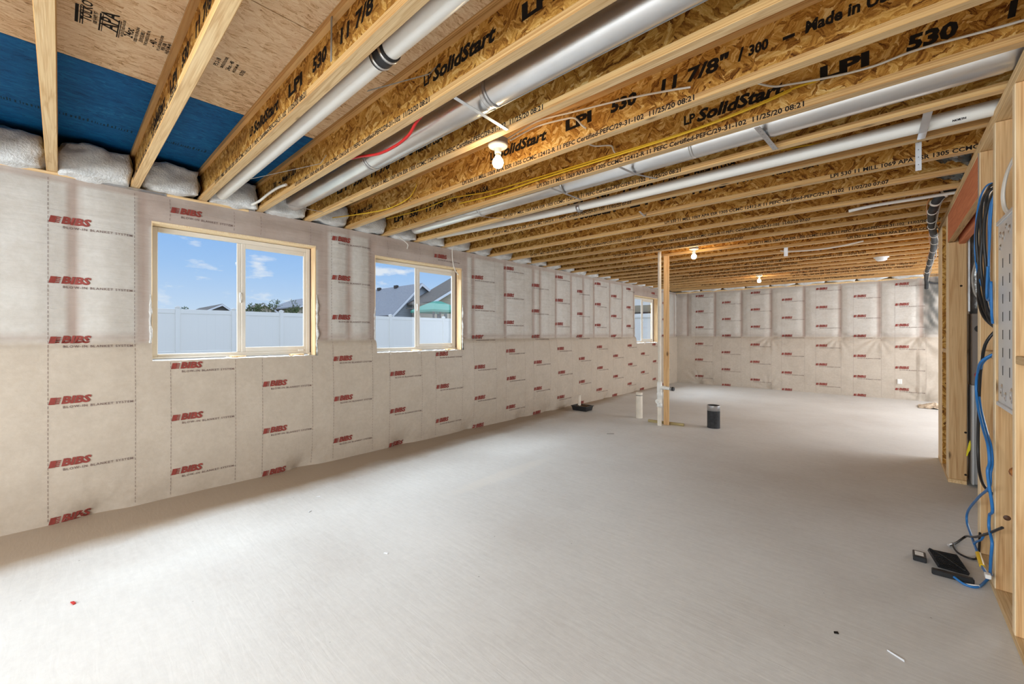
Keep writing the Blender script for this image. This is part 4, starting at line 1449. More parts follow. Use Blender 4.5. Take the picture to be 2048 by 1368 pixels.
# ------------------------------------------------------------------ plastic pipes between the joists
p1 = thing('drain_pipe', 'white plastic pipe with black rubber coupling between the third and fourth joists', 'pipe', (-2.0, 1.055, 2.85))
DI = (2.0, -1.055, -2.85)
MB().tube([(-4.75, 1.055, 2.845), (-1.78, 1.055, 2.85)], 0.048, 24).build('pipe_section', 'pvc', p1).location = DI
MB().tube([(-1.78, 1.055, 2.85), (2.8, 1.055, 2.856)], 0.048, 24).build('pipe_section', 'pvc', p1).location = DI
mb = MB()
mb.lathe([(0.048, -0.055), (0.055, -0.055), (0.055, 0.055), (0.048, 0.055)], (-1.79, 1.055, 2.85), 24, 0)
mb.build('coupling', 'rubber', p1).location = DI
for x in (-1.825, -1.757):
    mb = MB()
    band(mb, x, 1.055, 2.85, 0.055, 0.007)
    mb.build('clamp', 'galvanized', p1).location = DI
mb = MB()
q = text_curve('ASTM D 2665  NSF-DWV  3 IN PVC-1 SCH 40  ', 0.016, 0.0003)
mb.add([(-2.75 + v.x, 1.055 + 0.0485 * sin(0.9 - v.y / 0.0485), 2.85 - 0.0485 * cos(0.9 - v.y / 0.0485)) for v in q[0]], q[1])
o = tag(mb.build('printed_lettering', 'gray_cable', p1), kind='stuff')
o.location = DI

p2 = thing('drain_pipe', 'straight white plastic pipe between the eighth and ninth joists', 'pipe', (-1.0, 3.66, 2.815))
DI = (1.0, -3.66, -2.815)
MB().tube([(-4.75, 3.64, 2.90), (-3.0, 3.655, 2.842), (-1.9, 3.66, 2.818)], 0.041, 24).build('pipe_section', 'pvc', p2).location = DI
MB().tube([(-1.9, 3.66, 2.818), (0.9, 3.66, 2.815)], 0.045, 24).build('pipe_section', 'pvc', p2).location = DI
mb = MB()
band(mb, -2.38, 3.66, 2.82, 0.042, 0.02)
mb.build('clamp', 'dull_galvanized', p2).location = DI
mb = MB()
q = text_curve('NORTH', 0.016, 0.001)
mb.add([(0.29 + v.x, 3.66 - 0.0458 * cos(0.75 - v.y / 0.045), 2.815 - 0.0458 * sin(0.75 - v.y / 0.045)) for v in q[0]], q[1])
o = tag(mb.build('printed_lettering', 'ink', p2), kind='stuff')
o.location = DI

tag(MB().tube(smooth_path([(-0.30, 5.56, 2.785), (-0.1, 5.57, 2.805), (0.25, 5.585, 2.81), (0.75, 5.59, 2.812)]), 0.016, 12).build('conduit', 'pvc'), 'thin white conduit curving out of a joist bay towards the stud wall header', 'conduit')


# ------------------------------------------------------------------ ceiling cables
cable('yellow_cable', [(-4.75, 2.83, 2.98), (-4.0, 2.84, 2.95), (-3.48, 2.845, 2.965), (-2.9, 2.84, 2.90), (-2.25, 2.845, 2.882), (-1.65, 2.845, 2.872), (-1.0, 2.845, 2.862), (-0.62, 2.842, 2.885), (-0.41, 2.848, 2.915), (-0.3, 2.88, 2.93)], 0.0065, 'yellow_cable',
      'upper yellow cable stapled along the seventh joist')
cable('yellow_cable', [(-3.35, 2.846, 2.88), (-2.8, 2.842, 2.852), (-2.25, 2.84, 2.858), (-1.65, 2.838, 2.852), (-1.0, 2.836, 2.852), (-0.62, 2.838, 2.875), (-0.41, 2.846, 2.908)], 0.0065, 'yellow_cable', 'lower yellow cable running beside the other along the seventh joist')
cable('yellow_cable', [(-4.8, 2.15, 2.86), (-4.3, 2.25, 2.83), (-3.9, 2.34, 2.826), (-3.56, 2.355, 2.86), (-3.45, 2.36, 2.93), (-3.42, 2.362, 2.97)], 0.005, 'yellow_cable', 'thin yellow cable kinking up the sixth joist near the window wall')
cable('yellow_cable', [(-0.62, 3.835, 2.95), (-0.43, 3.82, 2.93), (-0.2, 3.815, 2.885), (-0.04, 3.815, 2.865), (0.18, 3.815, 2.862), (0.48, 3.82, 2.842), (0.8, 3.82, 2.85)], 0.0065, 'yellow_cable', 'yellow cable along the ninth joist right of the white pipe')
cable('yellow_cable', [(0.05, 2.90, 2.98), (0.25, 3.0, 2.99), (0.42, 3.05, 2.96), (0.55, 3.05, 2.95)], 0.006, 'yellow_cable', 'short yellow cable lying over the elbow of the second duct')
cable('white_cable', [(-0.62, 2.62, 2.96), (-0.51, 2.83, 2.965), (-0.42, 2.845, 2.945), (-0.21, 2.845, 2.905), (-0.05, 2.845, 2.89), (0.12, 2.845, 2.90), (0.44, 2.845, 2.875), (0.7, 2.845, 2.88)], 0.006, 'white_cable', 'flat white cable stapled to the seventh joist near the top right corner')
cable('white_cable', [(-1.95, 2.10, 2.86), (-1.88, 2.33, 3.04), (-1.62, 2.358, 3.02), (-1.2, 2.36, 2.955), (-0.95, 2.36, 2.905), (-0.813, 2.375, 2.88)], 0.006, 'white_cable', 'upper white cable from the nearest bulb along the sixth joist')
cable('white_cable', [(-1.93, 2.10, 2.84), (-1.86, 2.30, 2.985), (-1.66, 2.355, 2.99), (-1.57, 2.356, 2.965), (-1.515, 2.362, 2.90), (-1.50, 2.385, 2.885)], 0.006, 'white_cable', 'lower white cable hooking into a hole in the sixth joist')
cable('white_cable', [(-1.75, 2.75, 3.0), (-1.71, 2.845, 2.985), (-1.57, 2.845, 2.945), (-1.545, 2.845, 2.90), (-1.54, 2.86, 2.885)], 0.006, 'white_cable', 'short white cable dropping into the seventh joist beside the yellow cables')
cable('white_cable', [(-1.25, 7.68, 2.815), (-1.12, 7.66, 2.785), (-0.8, 7.65, 2.765), (-0.5, 7.66, 2.78), (-0.25, 7.68, 2.82)], 0.012, 'white_cable', 'white cable sagging under the joists between the two far bulbs')
cable('white_cable', [(-4.87, 3.999, 2.87), (-4.865, 3.999, 2.694), (-4.862, 4.008, 2.582), (-4.86, 4.047, 2.473), (-4.86, 4.116, 2.404)], 0.007, 'white_cable', 'white cable dangling in front of the upper right corner of the middle window')
cable('white_cable', [(-4.84, 3.0, 2.86), (-4.835, 3.06, 2.80), (-4.84, 3.14, 2.76), (-4.84, 3.20, 2.72), (-4.842, 3.19, 2.66)], 0.006, 'white_cable', 'tangled pale wire end hanging from the insulation above the middle window')
cable('white_hose', [(-4.72, 1.30, 2.80), (-4.62, 1.34, 2.825), (-4.42, 1.365, 2.862), (-4.2, 1.375, 2.868), (-4.02, 1.378, 2.85)], 0.012, 'white_cable', 'white hose curving out of the insulation onto the fourth joist', 'hose')
cable('red_pipe', [(-3.05, 1.48, 2.835), (-2.873, 1.50, 2.812), (-2.659, 1.52, 2.775), (-2.433, 1.52, 2.765), (-2.257, 1.50, 2.77), (-2.122, 1.47, 2.80), (-1.95, 1.46, 2.84)], 0.0095, 'red_pipe', 'bright red plastic pipe sagging between the fourth joist and the big shiny duct', 'pipe')

# ------------------------------------------------------------------ porcelain lamp holders with lit bulbs
for i, (x, y, lab) in enumerate(((-1.98, 2.03, 'nearest lit round bulb in a white porcelain holder between the joists'), (-2.18, 6.51, 'middle lit bulb in a porcelain holder right of the wooden post'), (-2.11, 10.49, 'farthest lit bulb in a porcelain holder near the far wall'))):
    l = thing('ceiling_lamp', lab, 'lamp', (x, y, 2.80), 'bare bulbs under the joists')
    MB().bbox(-0.05, 0.05, -0.05, 0.05, 0.0, 0.05, 0.006).build('junction_box', 'box_gray', l)
    MB().lathe([(0.0, 0.0), (0.068, 0.0), (0.070, -0.006), (0.064, -0.014), (0.05, -0.018), (0.034, -0.024), (0.026, -0.030), (0.024, -0.05), (0.021, -0.062), (0.0, -0.062)], (0, 0, 0), 28).build('holder', 'porcelain', l)
    MB().lathe([(0.019, -0.056), (0.019, -0.07), (0.0185, -0.082)], (0, 0, 0), 20).build('collar', 'box_gray', l)
    prof = [(0.0185, -0.080), (0.024, -0.09), (0.033, -0.102), (0.0375, -0.118), (0.036, -0.134), (0.028, -0.149), (0.015, -0.157), (0.0, -0.159)]
    MB().lathe(prof, (0, 0, 0), 24).build('bulb', 'bulb_glow', l)
sd = thing('smoke_alarm', 'white domed smoke alarm fixed under the joists near the far wall', 'alarm', (-0.075, 9.27, 2.789))
MB().lathe([(0.0, 0.0), (0.10, 0.0), (0.10, -0.012), (0.085, -0.018), (0.08, -0.018)], (0, 0, 0), 28).build('base', 'white_plastic', sd)
MB().lathe([(0.078, -0.018), (0.072, -0.05), (0.055, -0.064), (0.0, -0.066)], (0, 0, 0), 28).build('cover', 'white_plastic', sd)

# ------------------------------------------------------------------ insulated refrigerant line with strapped wires
ls = thing('insulated_pipe', 'black foam insulated pipe with strapped wires hung below the joists beyond the header', 'pipe', (0.4, 7.5, 2.72))
LI = (-0.4, -7.5, -2.72)
lp = smooth_path([(0.66, 5.60, 2.862), (0.47, 5.61, 2.850), (0.365, 5.64, 2.80), (0.335, 5.75, 2.74), (0.345, 6.2, 2.725), (0.385, 6.8, 2.72), (0.45, 7.6, 2.72), (0.50, 8.8, 2.715), (0.54, 10.2, 2.72), (0.58, 11.6, 2.715), (0.61, 12.4, 2.70), (0.63, 12.7, 2.62), (0.635, 12.82, 2.5)], 5)
MB().tube(lp, 0.033, 14).build('foam_sleeve', 'foam_black', ls).location = LI
for i, (dx, dz) in enumerate(((-0.035, 0.02), (0.03, -0.022), (0.042, 0.005), (0.02, 0.035))):
    pts = [p_ + Vector((dx + 0.012 * sin(3.1 * p_.y + i * 2), 0, dz + 0.012 * cos(4.3 * p_.y + i))) for p_ in lp[3:]]
    MB().tube(pts, 0.005, 6).build('strapped_wire', ('copper', 'gray_cable', 'gray_cable', 'black_cable')[i], ls).location = LI
for k in (8, 13, 17, 21, 24, 28, 31, 34, 37, 40, 44):
    a = lp[k]
    d = (lp[k + 1] - lp[k - 1]).normalized()
    MB().tube([a - d * 0.008, a + d * 0.008], 0.039, 12).build('zip_tie', 'white_cable', ls).location = LI
MB().tube([lp[7] + Vector((0.02, 0.01, 0.03)), lp[2] + Vector((0.0, 0.045, 0.02)), lp[0] + Vector((0.1, 0.05, 0.03))], 0.012, 10).build('white_branch', 'pvc', ls).location = LI
MB().tube(smooth_path([(0.60, 12.4, 2.74), (0.62, 12.6, 2.66), (0.75, 12.78, 2.60), (0.95, 12.82, 2.60)]), 0.02, 8).build('side_branch', 'foam_black', ls).location = LI

# crumpled clear poly hanging in the joist bays over the header
for i, (x0, x1, y0, y1) in enumerate(((0.17, 0.47, 4.40, 4.78), (0.20, 0.47, 4.88, 5.26))):
    vs = []
    nn = 16
    for a in range(nn + 1):
        for b_ in range(nn + 1):
            u, v = a / nn, b_ / nn
            x = x0 + (x1 - x0) * u
            y = y0 + (y1 - y0) * v
            z = 2.83 + 0.13 * (1 - u) * (0.4 + 0.6 * v) + 0.05 * noise.noise(Vector((x * 14, y * 14, i * 3))) + 0.025 * noise.noise(Vector((x * 40, y * 40, i)))
            vs.append((x, y, max(z, ZJ + 0.005)))
    mb = MB()
    mb.add(vs, [(a * (nn + 1) + b_, (a + 1) * (nn + 1) + b_, (a + 1) * (nn + 1) + b_ + 1, a * (nn + 1) + b_ + 1) for a in range(nn) for b_ in range(nn)], True)
    o = mb.build('plastic_sheet', 'dark_film')
    sd_ = o.modifiers.new('thickness', 'SOLIDIFY')
    sd_.thickness = 0.002
    tag(o, 'crumpled dark clear plastic in the joist bay above the header, %s' % ['nearer piece', 'farther piece'][i], 'plastic sheet', 'crumpled plastic over the header')

# ------------------------------------------------------------------ post, vent pipe and stubs on the slab
po = thing('wooden_post', 'bare wooden post standing behind the white vent pipe', 'post', (-2.692, 6.735, 0))
MB().bbox(-0.044, 0.044, -0.019, 0.019, 0.0, 2.786, 0.004).build('stud', 'stud_wood', po)
po.rotation_euler = (0, 0, radians(20))
vp = thing('vent_pipe', 'white plastic vent pipe with capped side branch in front of the wooden post', 'pipe', (-2.764, 6.63, 0))
MB().tube([(0, 0, 0), (0, 0, 0.34)], 0.034, 20).build('lower_pipe', 'pvc_dusty', vp)
MB().tube([(0, 0, 0.70), (0, 0, 3.0)], 0.0265, 20).build('upper_pipe', 'pvc_dusty', vp)
mb = MB()
mb.lathe([(0.034, 0.30), (0.042, 0.30), (0.042, 0.345), (0.038, 0.35), (0.038, 0.47), (0.042, 0.475), (0.042, 0.53), (0.038, 0.535), (0.038, 0.56), (0.041, 0.565), (0.041, 0.70), (0.036, 0.705), (0.036, 0.72), (0.0265, 0.72)], (0, 0, 0), 22)
mb.build('fittings', 'pvc', vp)
mb = MB()
mb.tube([(0, 0, 0.40), (0.0, -0.075, 0.40)], 0.041, 20)
mb.build('cleanout', 'pvc', vp)
MB().bbox(-0.012, 0.012, -0.09, -0.07, 0.388, 0.412, 0.002).build('cleanout_plug', 'pvc', vp)
mb = MB()
mb.tube(smooth_path([(0.0, 0, 0.60), (0.05, -0.01, 0.625), (0.085, -0.015, 0.625), (0.15, -0.02, 0.622), (0.205, -0.025, 0.62)]), 0.027, 18)
mb.lathe([(0.027, -0.012), (0.031, -0.012), (0.031, 0.012), (0.027, 0.012)], (0.09, -0.015, 0.625), 18, 0)
mb.build('branch', 'pvc', vp)
mb = MB()
mb.tube([(0.19, -0.024, 0.62), (0.245, -0.028, 0.618)], 0.032, 18)
mb.build('rubber_cap', 'rubber', vp)
band_ = MB()
band_.lathe([(0.032, -0.005), (0.0345, -0.005), (0.0345, 0.005), (0.032, 0.005)], (0.205, -0.025, 0.62), 18, 0)
band_.build('clamp', 'galvanized', vp)
st = MB()
st.bbox(-0.29, 0.29, -0.019, 0.019, 0.0, 0.042, 0.003)
o = tag(st.build('wood_scrap', 'stick_wood', None, (-2.73, 6.80, 0)), 'short greenish wood scrap lying across the foot of the post', 'wood scrap')
o.rotation_euler = (0, 0, radians(6))

dp = thing('drain_stub', 'short white drain pipe stub rising from the slab left of the post', 'pipe stub', (-3.285, 6.99, 0))
mb = MB()
mb.lathe([(0.058, 0.0), (0.058, 0.45), (0.0575, 0.453), (0.050, 0.453), (0.049, 0.38), (0.0, 0.38)], (0, 0, 0), 28)
mb.build('pipe', 'pvc_dusty', dp)
MB().lathe([(0.0585, 0.395), (0.0592, 0.395), (0.0592, 0.41), (0.0585, 0.41)], (0, 0, 0), 28).build('dark_ring', 'box_gray', dp)
bp = thing('black_stub', 'black wrapped pipe stub with grey tape at its top right of the post', 'pipe stub', (-2.06, 7.06, 0))
mb = MB()
mb.lathe([(0.097, 0.0), (0.094, 0.01), (0.0935, 0.28), (0.094, 0.355), (0.085, 0.355), (0.084, 0.30), (0.0, 0.30)], (0, 0, 0), 32)
mb.build('pipe', 'foam_black', bp)
mb = MB()
mb.lathe([(0.0945, 0.272), (0.0962, 0.272), (0.0962, 0.352), (0.096, 0.358), (0.088, 0.358)], (0, 0, 0), 32)
mb.build('tape', 'dull_galvanized', bp)

tr = thing('plastic_tray', 'shallow black tray of gravel on the floor by the window wall', 'tray', (-4.44, 6.93, 0))
w0, w1, h = 0.15, 0.17, 0.095
vs = [(-w0, -0.11, 0), (w0, -0.11, 0), (w0, 0.11, 0), (-w0, 0.11, 0), (-w1, -0.13, h), (w1, -0.13, h), (w1, 0.13, h), (-w1, 0.13, h),
      (-w1 + 0.012, -0.118, h), (w1 - 0.012, -0.118, h), (w1 - 0.012, 0.118, h), (-w1 + 0.012, 0.118, h), (-w0 + 0.006, -0.104, 0.05), (w0 - 0.006, -0.104, 0.05), (w0 - 0.006, 0.104, 0.05), (-w0 + 0.006, 0.104, 0.05)]
fs = [(3, 2, 1, 0)]
for lo, hi in ((0, 4), (4, 8), (8, 12)):
    fs += [(lo + i, lo + (i + 1) % 4, hi + (i + 1) % 4, hi + i) for i in range(4)]
fs += [(12, 13, 14, 15)]
MB().add(vs, fs).build('tub', 'black_plastic', tr)
mb = MB()
mb.box(-w1 - 0.008, w1 + 0.008, -0.138, -0.128, h - 0.012, h)
mb.box(-w1 - 0.008, w1 + 0.008, 0.128, 0.138, h - 0.012, h)
mb.box(-w1 - 0.008, -w1 + 0.002, -0.128, 0.128, h - 0.012, h)
mb.box(w1 - 0.002, w1 + 0.008, -0.128, 0.128, h - 0.012, h)
mb.build('rim', 'black_plastic', tr)
mb = MB()
random.seed(3)
for k in range(130):
    x, y = random.uniform(-0.145, 0.145), random.uniform(-0.1, 0.1)
    r = random.uniform(0.008, 0.016)
    z = 0.062 + 0.018 * cos(x * 9) + random.uniform(0, 0.008)
    mb.lathe([(0.0, -r), (r * 0.8, -r * 0.5), (r, 0.1 * r), (r * 0.6, r * 0.7), (0.0, r * 0.9)], (x, y, z), 6)
tag(mb.build('gravel', 'gravel', tr), kind='stuff')
wp = MB()
wp.lathe([(0.030, 0.0), (0.030, 0.30), (0.026, 0.30), (0.025, 0.27), (0.0, 0.27)], (-0.055, -0.02, 0.0), 18)
o = wp.build('pipe_stub', 'pvc_dusty', None, (-4.44, 6.93, 0.0))
tag(o, 'slim white pipe stub standing inside the black gravel tray', 'pipe stub')

# ------------------------------------------------------------------ debris on the slab
paper = MB()
random.seed(11)
nn = 12
vs = []
for a in range(nn + 1):
    for b_ in range(nn + 1):
        u, v = a / nn - 0.5, b_ / nn - 0.5
        z = 0.012 + 0.16 * max(0, 0.25 - u * u - v * v) * 2 + 0.05 * noise.noise(Vector((u * 6, v * 6, 2))) + 0.02 * noise.noise(Vector((u * 17, v * 17, 5)))
        vs.append((u * 0.5, v * 0.42, max(z, 0.003)))
paper.add(vs, [(a * (nn + 1) + b_, (a + 1) * (nn + 1) + b_, (a + 1) * (nn + 1) + b_ + 1, a * (nn + 1) + b_ + 1) for a in range(nn) for b_ in range(nn)])
o = paper.build('crumpled_wrapper', 'dirty_paper', None, (0.72, 11.9, 0.0))
o.modifiers.new('thickness', 'SOLIDIFY').thickness = 0.003
tag(o, 'crumpled dirty film wrapper on the floor at the foot of the far corner', 'wrapper')
bits = [(-3.07, 5.56, 0.11, 0.02, 0.7, 'box_gray', 'dark flat metal sliver on the slab in front of the drain stubs'),
        (-2.53, 1.5, 0.03, 0.012, 0.3, 'trim_white', 'white paper fleck on the slab left of the picture centre'),
        (-3.87, 1.6, 0.035, 0.012, 1.2, 'trim_white', 'pale wood chip on the slab close to the window wall'),
        (-3.6, 1.42, 0.03, 0.01, 2.0, 'trim_white', 'tiny pale chip on the slab under the big window'),
        (-3.35, 0.05, 0.04, 0.014, 0.2, 'red_gasket', 'small red plastic scrap on the slab below the leftmost film panel'),
        (0.03, 2.62, 0.07, 0.006, -0.6, 'trim_white', 'thin pale wood splinter on the slab near the stud wall'),
        (-0.19, 2.62, 0.02, 0.012, 0.4, 'ink', 'black speck of debris on the bright slab at lower right'),
        (-0.17, 2.15, 0.025, 0.014, 1.4, 'ink', 'dark crumb of debris at the lower right corner of the slab')]
for x, y, l, wd, a, m_, lab in bits:
    mb = MB()
    mb.add([(-l / 2, -wd / 2, 0), (l / 2, -wd * 0.3, 0), (l * 0.45, wd / 2, 0), (-l * 0.4, wd * 0.4, 0), (-l / 2, -wd / 2, 0.006), (l / 2, -wd * 0.3, 0.004), (l * 0.45, wd / 2, 0.007), (-l * 0.4, wd * 0.4, 0.005)],
           [(3, 2, 1, 0), (4, 5, 6, 7), (0, 1, 5, 4), (1, 2, 6, 5), (2, 3, 7, 6), (3, 0, 4, 7)])
    o = tag(mb.build('debris', m_, None, (x, y, 0.0005)), lab, 'debris')
    o.rotation_euler = (0, 0, a)

# ------------------------------------------------------------------ outside: yard, fence, neighbours
GZ = 0.6
MB().box(-160, -5.31, -60, 140, GZ - 0.2, GZ).build('lawn', 'lawn')
bpy.data.objects['lawn']['kind'] = 'structure'
fx = -20.0
fe = thing('privacy_fence', 'long white vinyl privacy fence across the yard outside the windows', 'fence', (fx, 10, GZ))
FEI = (-fx, -10, -GZ)
ys = [3.02 + 1.82 * k for k in range(-5, 13)]
post = MB().bbox(-0.07, 0.07, -0.07, 0.07, 0, 1.90, 0.006)
post.prism([(-0.085, 1.90), (0.085, 1.90), (0.085, 1.925), (0.0, 1.97), (-0.085, 1.925)], -0.085, 0.085, 0)
pm_ = post.mesh('post', 'fence_vinyl')
rl = MB().bbox(-0.022, 0.022, 0.07, 1.75, 1.68, 1.85, 0.005).mesh('top_rail', 'fence_vinyl')
bl = MB().bbox(-0.022, 0.022, 0.07, 1.75, 0.08, 0.24, 0.005).mesh('bottom_rail', 'fence_vinyl')
pb = MB().bbox(-0.010, 0.010, 0.0, 0.28, 0.22, 1.70, 0.0015).mesh('picket', 'fence_vinyl')
for y in ys:
    for nm, me, dy in (('post', pm_, 0), ('top_rail', rl, 0), ('bottom_rail', bl, 0)) + tuple(('picket', pb, 0.07 + 0.28 * k) for k in range(6)):
        o = bpy.data.objects.new(nm, me)
        C.objects.link(o)
        o.parent = fe
        o.location = (0, y + dy - 10, 0)


def house(label, x0, x1, y0, ym, y1, ze, zr, wallm, roofm, over=0.35, ze2=None, siding=True):
    """gabled house whose gable faces the basement (+x at x1); ridge runs along x at ym"""
    h_ = thing('house', label, 'house', (x1, ym, GZ))
    I = (-x1, -ym, -GZ)
    ze2 = ze if ze2 is None else ze2
    mb = MB()
    mb.prism([(y0, GZ), (y1, GZ), (y1, ze2), (ym, zr), (y0, ze)], x0, x1, 0)
    mb.build('wall', wallm, h_).location = I
    # roof slopes with thickness
    def slope(ya, za, yb, zb):
        d = Vector((0, ya - yb, za - zb)).normalized() * over
        mb = MB()
        a = (ya + d.y, za + d.z)
        mb.prism([(a[0], a[1]), (yb, zb), (yb, zb + 0.14), (a[0], a[1] + 0.14)], x0 - 0.3, x1 + over, 0)
        mb.build('roof', roofm, h_).location = I
        mb = MB()
        mb.prism([(a[0], a[1] - 0.10), (yb, zb - 0.12), (yb, zb + 0.10), (a[0], a[1] + 0.10)], x1 + over, x1 + over + 0.04, 0)
        mb.build('rake_board', 'trim_white', h_).location = I
    slope(y0, ze, ym, zr)
    slope(y1, ze2, ym, zr)
    if siding:
        n_ = int((zr - GZ - 0.4) / 0.2)
        for k in range(n_):
            z = GZ + 0.3 + k * 0.2
            ya = y0 if z < ze else y0 + (ym - y0) * (z - ze) / (zr - ze)
            yb = y1 if z < ze2 else y1 - (y1 - ym) * (z - ze2) / (zr - ze2)
            if yb - ya > 0.3:
                mb = MB()
                mb.prism([(x1, z), (x1 + 0.02, z), (x1, z + 0.18)], ya + 0.02, yb - 0.02, 1)
                mb.build('siding_board', wallm, h_).location = I
    return h_, I


hg, I = house('grey sided house with white gable trim beyond the fence, in the middle window', -50, -30, 18.4, 21.05, 25.2, 3.15, 5.75, 'siding_gray', 'shingle')
MB().box(-50, -30.2, 18.30, 18.41, GZ, 3.15).build('pale_side', 'siding_pale', hg).location = I
MB().bbox(-51.5, -29.6, 17.98, 18.10, 2.88, 3.0, 0.01).build('gutter', 'gutter', hg).location = I
MB().tube([(-29.9, 18.15, 2.9), (-29.9, 18.4, 2.6), (-29.9, 18.45, GZ)], 0.06, 8).build('downspout', 'gutter', hg).location = I
MB().bbox(-30.0, -29.97, 20.85, 21.25, 4.65, 5.1, 0.01).build('gable_vent', 'siding_gray', hg).location = I
for x in (-33.5, -36.5, -39.5):
    MB().bbox(x - 0.25, x + 0.25, 20.78, 21.0, 5.72, 5.98, 0.02).build('roof_vent', 'gutter', hg).location = I
f_ = MB().bbox(-34.6, -33.4, 18.27, 18.30, 1.5, 2.6, 0.01).build('window', 'trim_white', hg)
f_.location = I
MB().box(-34.5, -33.5, 18.262, 18.27, 1.6, 2.5).build('pane', 'dark_glass', f_)

ht, I = house('tan house behind the green canopy, at the right of the middle window', -29.6, -27, 20.2, 24.5, 29.0, 4.2, 6.6, 'siding_tan', 'shingle_brown', over=0.6)
mb = MB()
mb.prism([(19.3, 3.55), (21.0, 3.75), (21.0, 3.85), (19.3, 3.65)], -29.5, -26.0, 0)
mb.build('porch_roof', 'shingle_brown', ht).location = I
MB().tube([(-26.3, 19.6, 3.5), (-26.3, 19.75, 3.3), (-26.3, 19.75, GZ)], 0.06, 8).build('downspout', 'gutter', ht).location = I
for y in (20.6, 21.3):
    f_ = MB().bbox(-27.0, -26.95, y, y + 0.32, 2.5, 3.4, 0.01).build('window', 'gutter', ht)
    f_.location = I
    MB().box(-26.95, -26.94, y + 0.05, y + 0.27, 2.55, 3.35).build('pane', 'dark_glass', f_)
ga = thing('canopy', 'green fabric canopy with dark posts behind the fence in the middle window', 'canopy', (-24.3, 18.55, GZ))
vs = []
for (dx, dy, z) in ((-1.35, -1.35, 2.60), (1.35, -1.35, 2.60), (1.35, 1.35, 2.60), (-1.35, 1.35, 2.60), (-0.75, -0.75, 2.98), (0.75, -0.75, 2.98), (0.75, 0.75, 2.98), (-0.75, 0.75, 2.98), (-0.2, -0.2, 3.28), (0.2, -0.2, 3.28), (0.2, 0.2, 3.28), (-0.2, 0.2, 3.28),
                 (-1.35, -1.35, 2.44), (1.35, -1.35, 2.44), (1.35, 1.35, 2.44), (-1.35, 1.35, 2.44)):
    vs.append((dx, dy, z))
fs = [(8, 9, 10, 11)]
for lo, hi in ((0, 4), (4, 8), (12, 0)):
    fs += [(lo + i, lo + (i + 1) % 4, hi + (i + 1) % 4, hi + i) for i in range(4)]
MB().add(vs, fs).build('cloth', 'canopy', ga)
for dx in (-1.25, 1.25):
    for dy in (-1.25, 1.25):
        MB().bbox(dx - 0.05, dx + 0.05, dy - 0.05, dy + 0.05, 0, 2.6, 0.005).build('post', 'gutter', ga)
house('brown gabled house far behind the fence, left half of the big window', -74, -62, 11.6, 13.75, 15.2, 4.05, 5.15, 'siding_brown', 'shingle_brown', over=0.3, siding=False)
house('low grey green roofed house behind the shrubs, right half of the big window', -61.2, -58, 15.3, 17.3, 19.2, 4.0, 5.25, 'siding_tan', 'shingle_brown', over=0.3, siding=False)
hc, I = house('cream house with tiny window at the right edge of the big window', -64, -52, 19.6, 22.8, 26.5, 4.9, 6.3, 'siding_tan', 'shingle', over=0.5, siding=False)
f_ = MB().bbox(-52.0, -51.95, 20.3, 20.8, 3.75, 4.4, 0.01).build('window', 'trim_white', hc)
f_.location = I
MB().box(-51.95, -51.94, 20.36, 20.74, 3.82, 4.33).build('pane', 'dark_glass', f_)


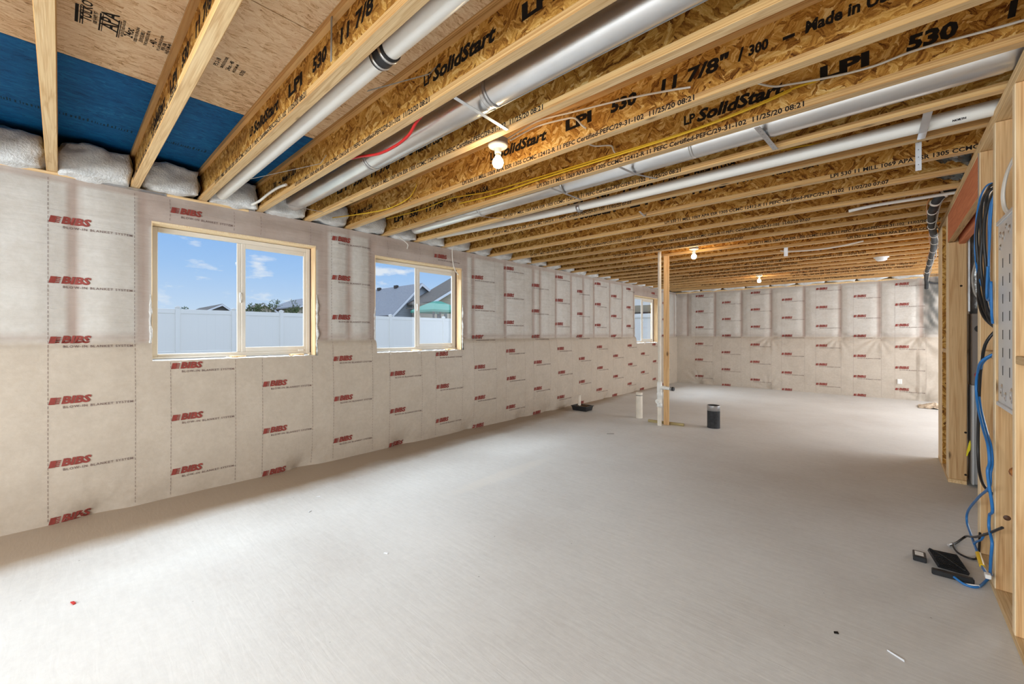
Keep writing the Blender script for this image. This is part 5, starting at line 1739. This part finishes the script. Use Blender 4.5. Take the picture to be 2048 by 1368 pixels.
def tree(label, x, y, top, spread, seed, levels=4):
    random.seed(seed)
    t_ = thing('tree', label, 'tree', (x, y, GZ))
    br, lv = MB(), MB()

    def grow(p_, d, L, r, lev):
        q_ = p_ + d * L
        mid = p_.lerp(q_, 0.5) + Vector((random.uniform(-1, 1), random.uniform(-1, 1), 0)) * L * 0.06
        br.tube([p_, mid, q_], [r, r * 0.85, r * 0.65], 5)
        if lev == 0:
            for k in range(9):
                c_ = p_.lerp(q_, random.uniform(0.3, 1.1)) + Vector((random.gauss(0, 0.05), random.gauss(0, 0.05), random.gauss(0, 0.05)))
                a, b2 = Vector((random.gauss(0, 1), random.gauss(0, 1), random.gauss(0, 1))).normalized() * 0.045, Vector((random.gauss(0, 1), random.gauss(0, 1), random.gauss(0, 1))).normalized() * 0.03
                lv.add([c_ - a, c_ + b2, c_ + a, c_ - b2], [(0, 1, 2, 3)])
            return
        for k in range(3 if lev > 1 else 2):
            nd = (d + Vector((random.uniform(-1, 1), random.uniform(-1, 1), random.uniform(-0.25, 0.6))) * spread).normalized()
            grow(q_ if k else p_.lerp(q_, 0.8), nd, L * random.uniform(0.62, 0.8), r * 0.6, lev - 1)
    grow(Vector((0, 0, 0)), Vector((0, 0, 1)), top * 0.36, 0.07, levels)
    br.build('branches', 'bark', t_)
    tag(lv.build('leaves', 'leaf', t_), kind='stuff')
    return t_


tree('sparse leafy tree with bare twigs above the fence, right half of the big window', -25, 8.2, 2.85, 0.75, 5)
tree('small sparse tree just right of the centre bar of the big window', -25, 6.95, 2.55, 0.6, 9)
tree('leafy twigs peeking over the fence at the left of the big window', -26, 4.0, 2.15, 0.6, 12)
tree('bushy shrub against the cream house at the right of the big window', -27, 9.7, 2.5, 0.55, 15)

# white porch seen through the far window
pc = thing('porch', 'white porch with open band and tan wall behind, outside the farthest window', 'porch', (-8.5, 17.0, GZ))
PI2 = (8.5, -17.0, -GZ)
for mb, nm, m_ in ((MB().bbox(-12.5, -5.6, 17.0, 17.1, 2.74, 3.9, 0.01), 'fascia', 'fence_vinyl'), (MB().bbox(-12.5, -5.6, 17.0, 17.06, GZ, 2.38, 0.01), 'panel', 'fence_vinyl'),
                   (MB().bbox(-12.5, -5.6, 16.97, 17.02, 2.20, 2.30, 0.005), 'rail', 'fence_vinyl'), (MB().bbox(-12.5, -5.6, 18.3, 18.5, GZ, 3.9, 0.01), 'back_wall', 'siding_tan'),
                   (MB().bbox(-12.5, -5.6, 18.2, 18.3, 2.1, 2.52, 0.01), 'dark_band', 'gutter')):
    mb.build(nm, m_, pc).location = PI2
for x in (-6.6, -9.4, -12.2):
    MB().bbox(x - 0.08, x + 0.08, 16.98, 17.12, GZ, 2.9, 0.01).build('post', 'fence_vinyl', pc).location = PI2
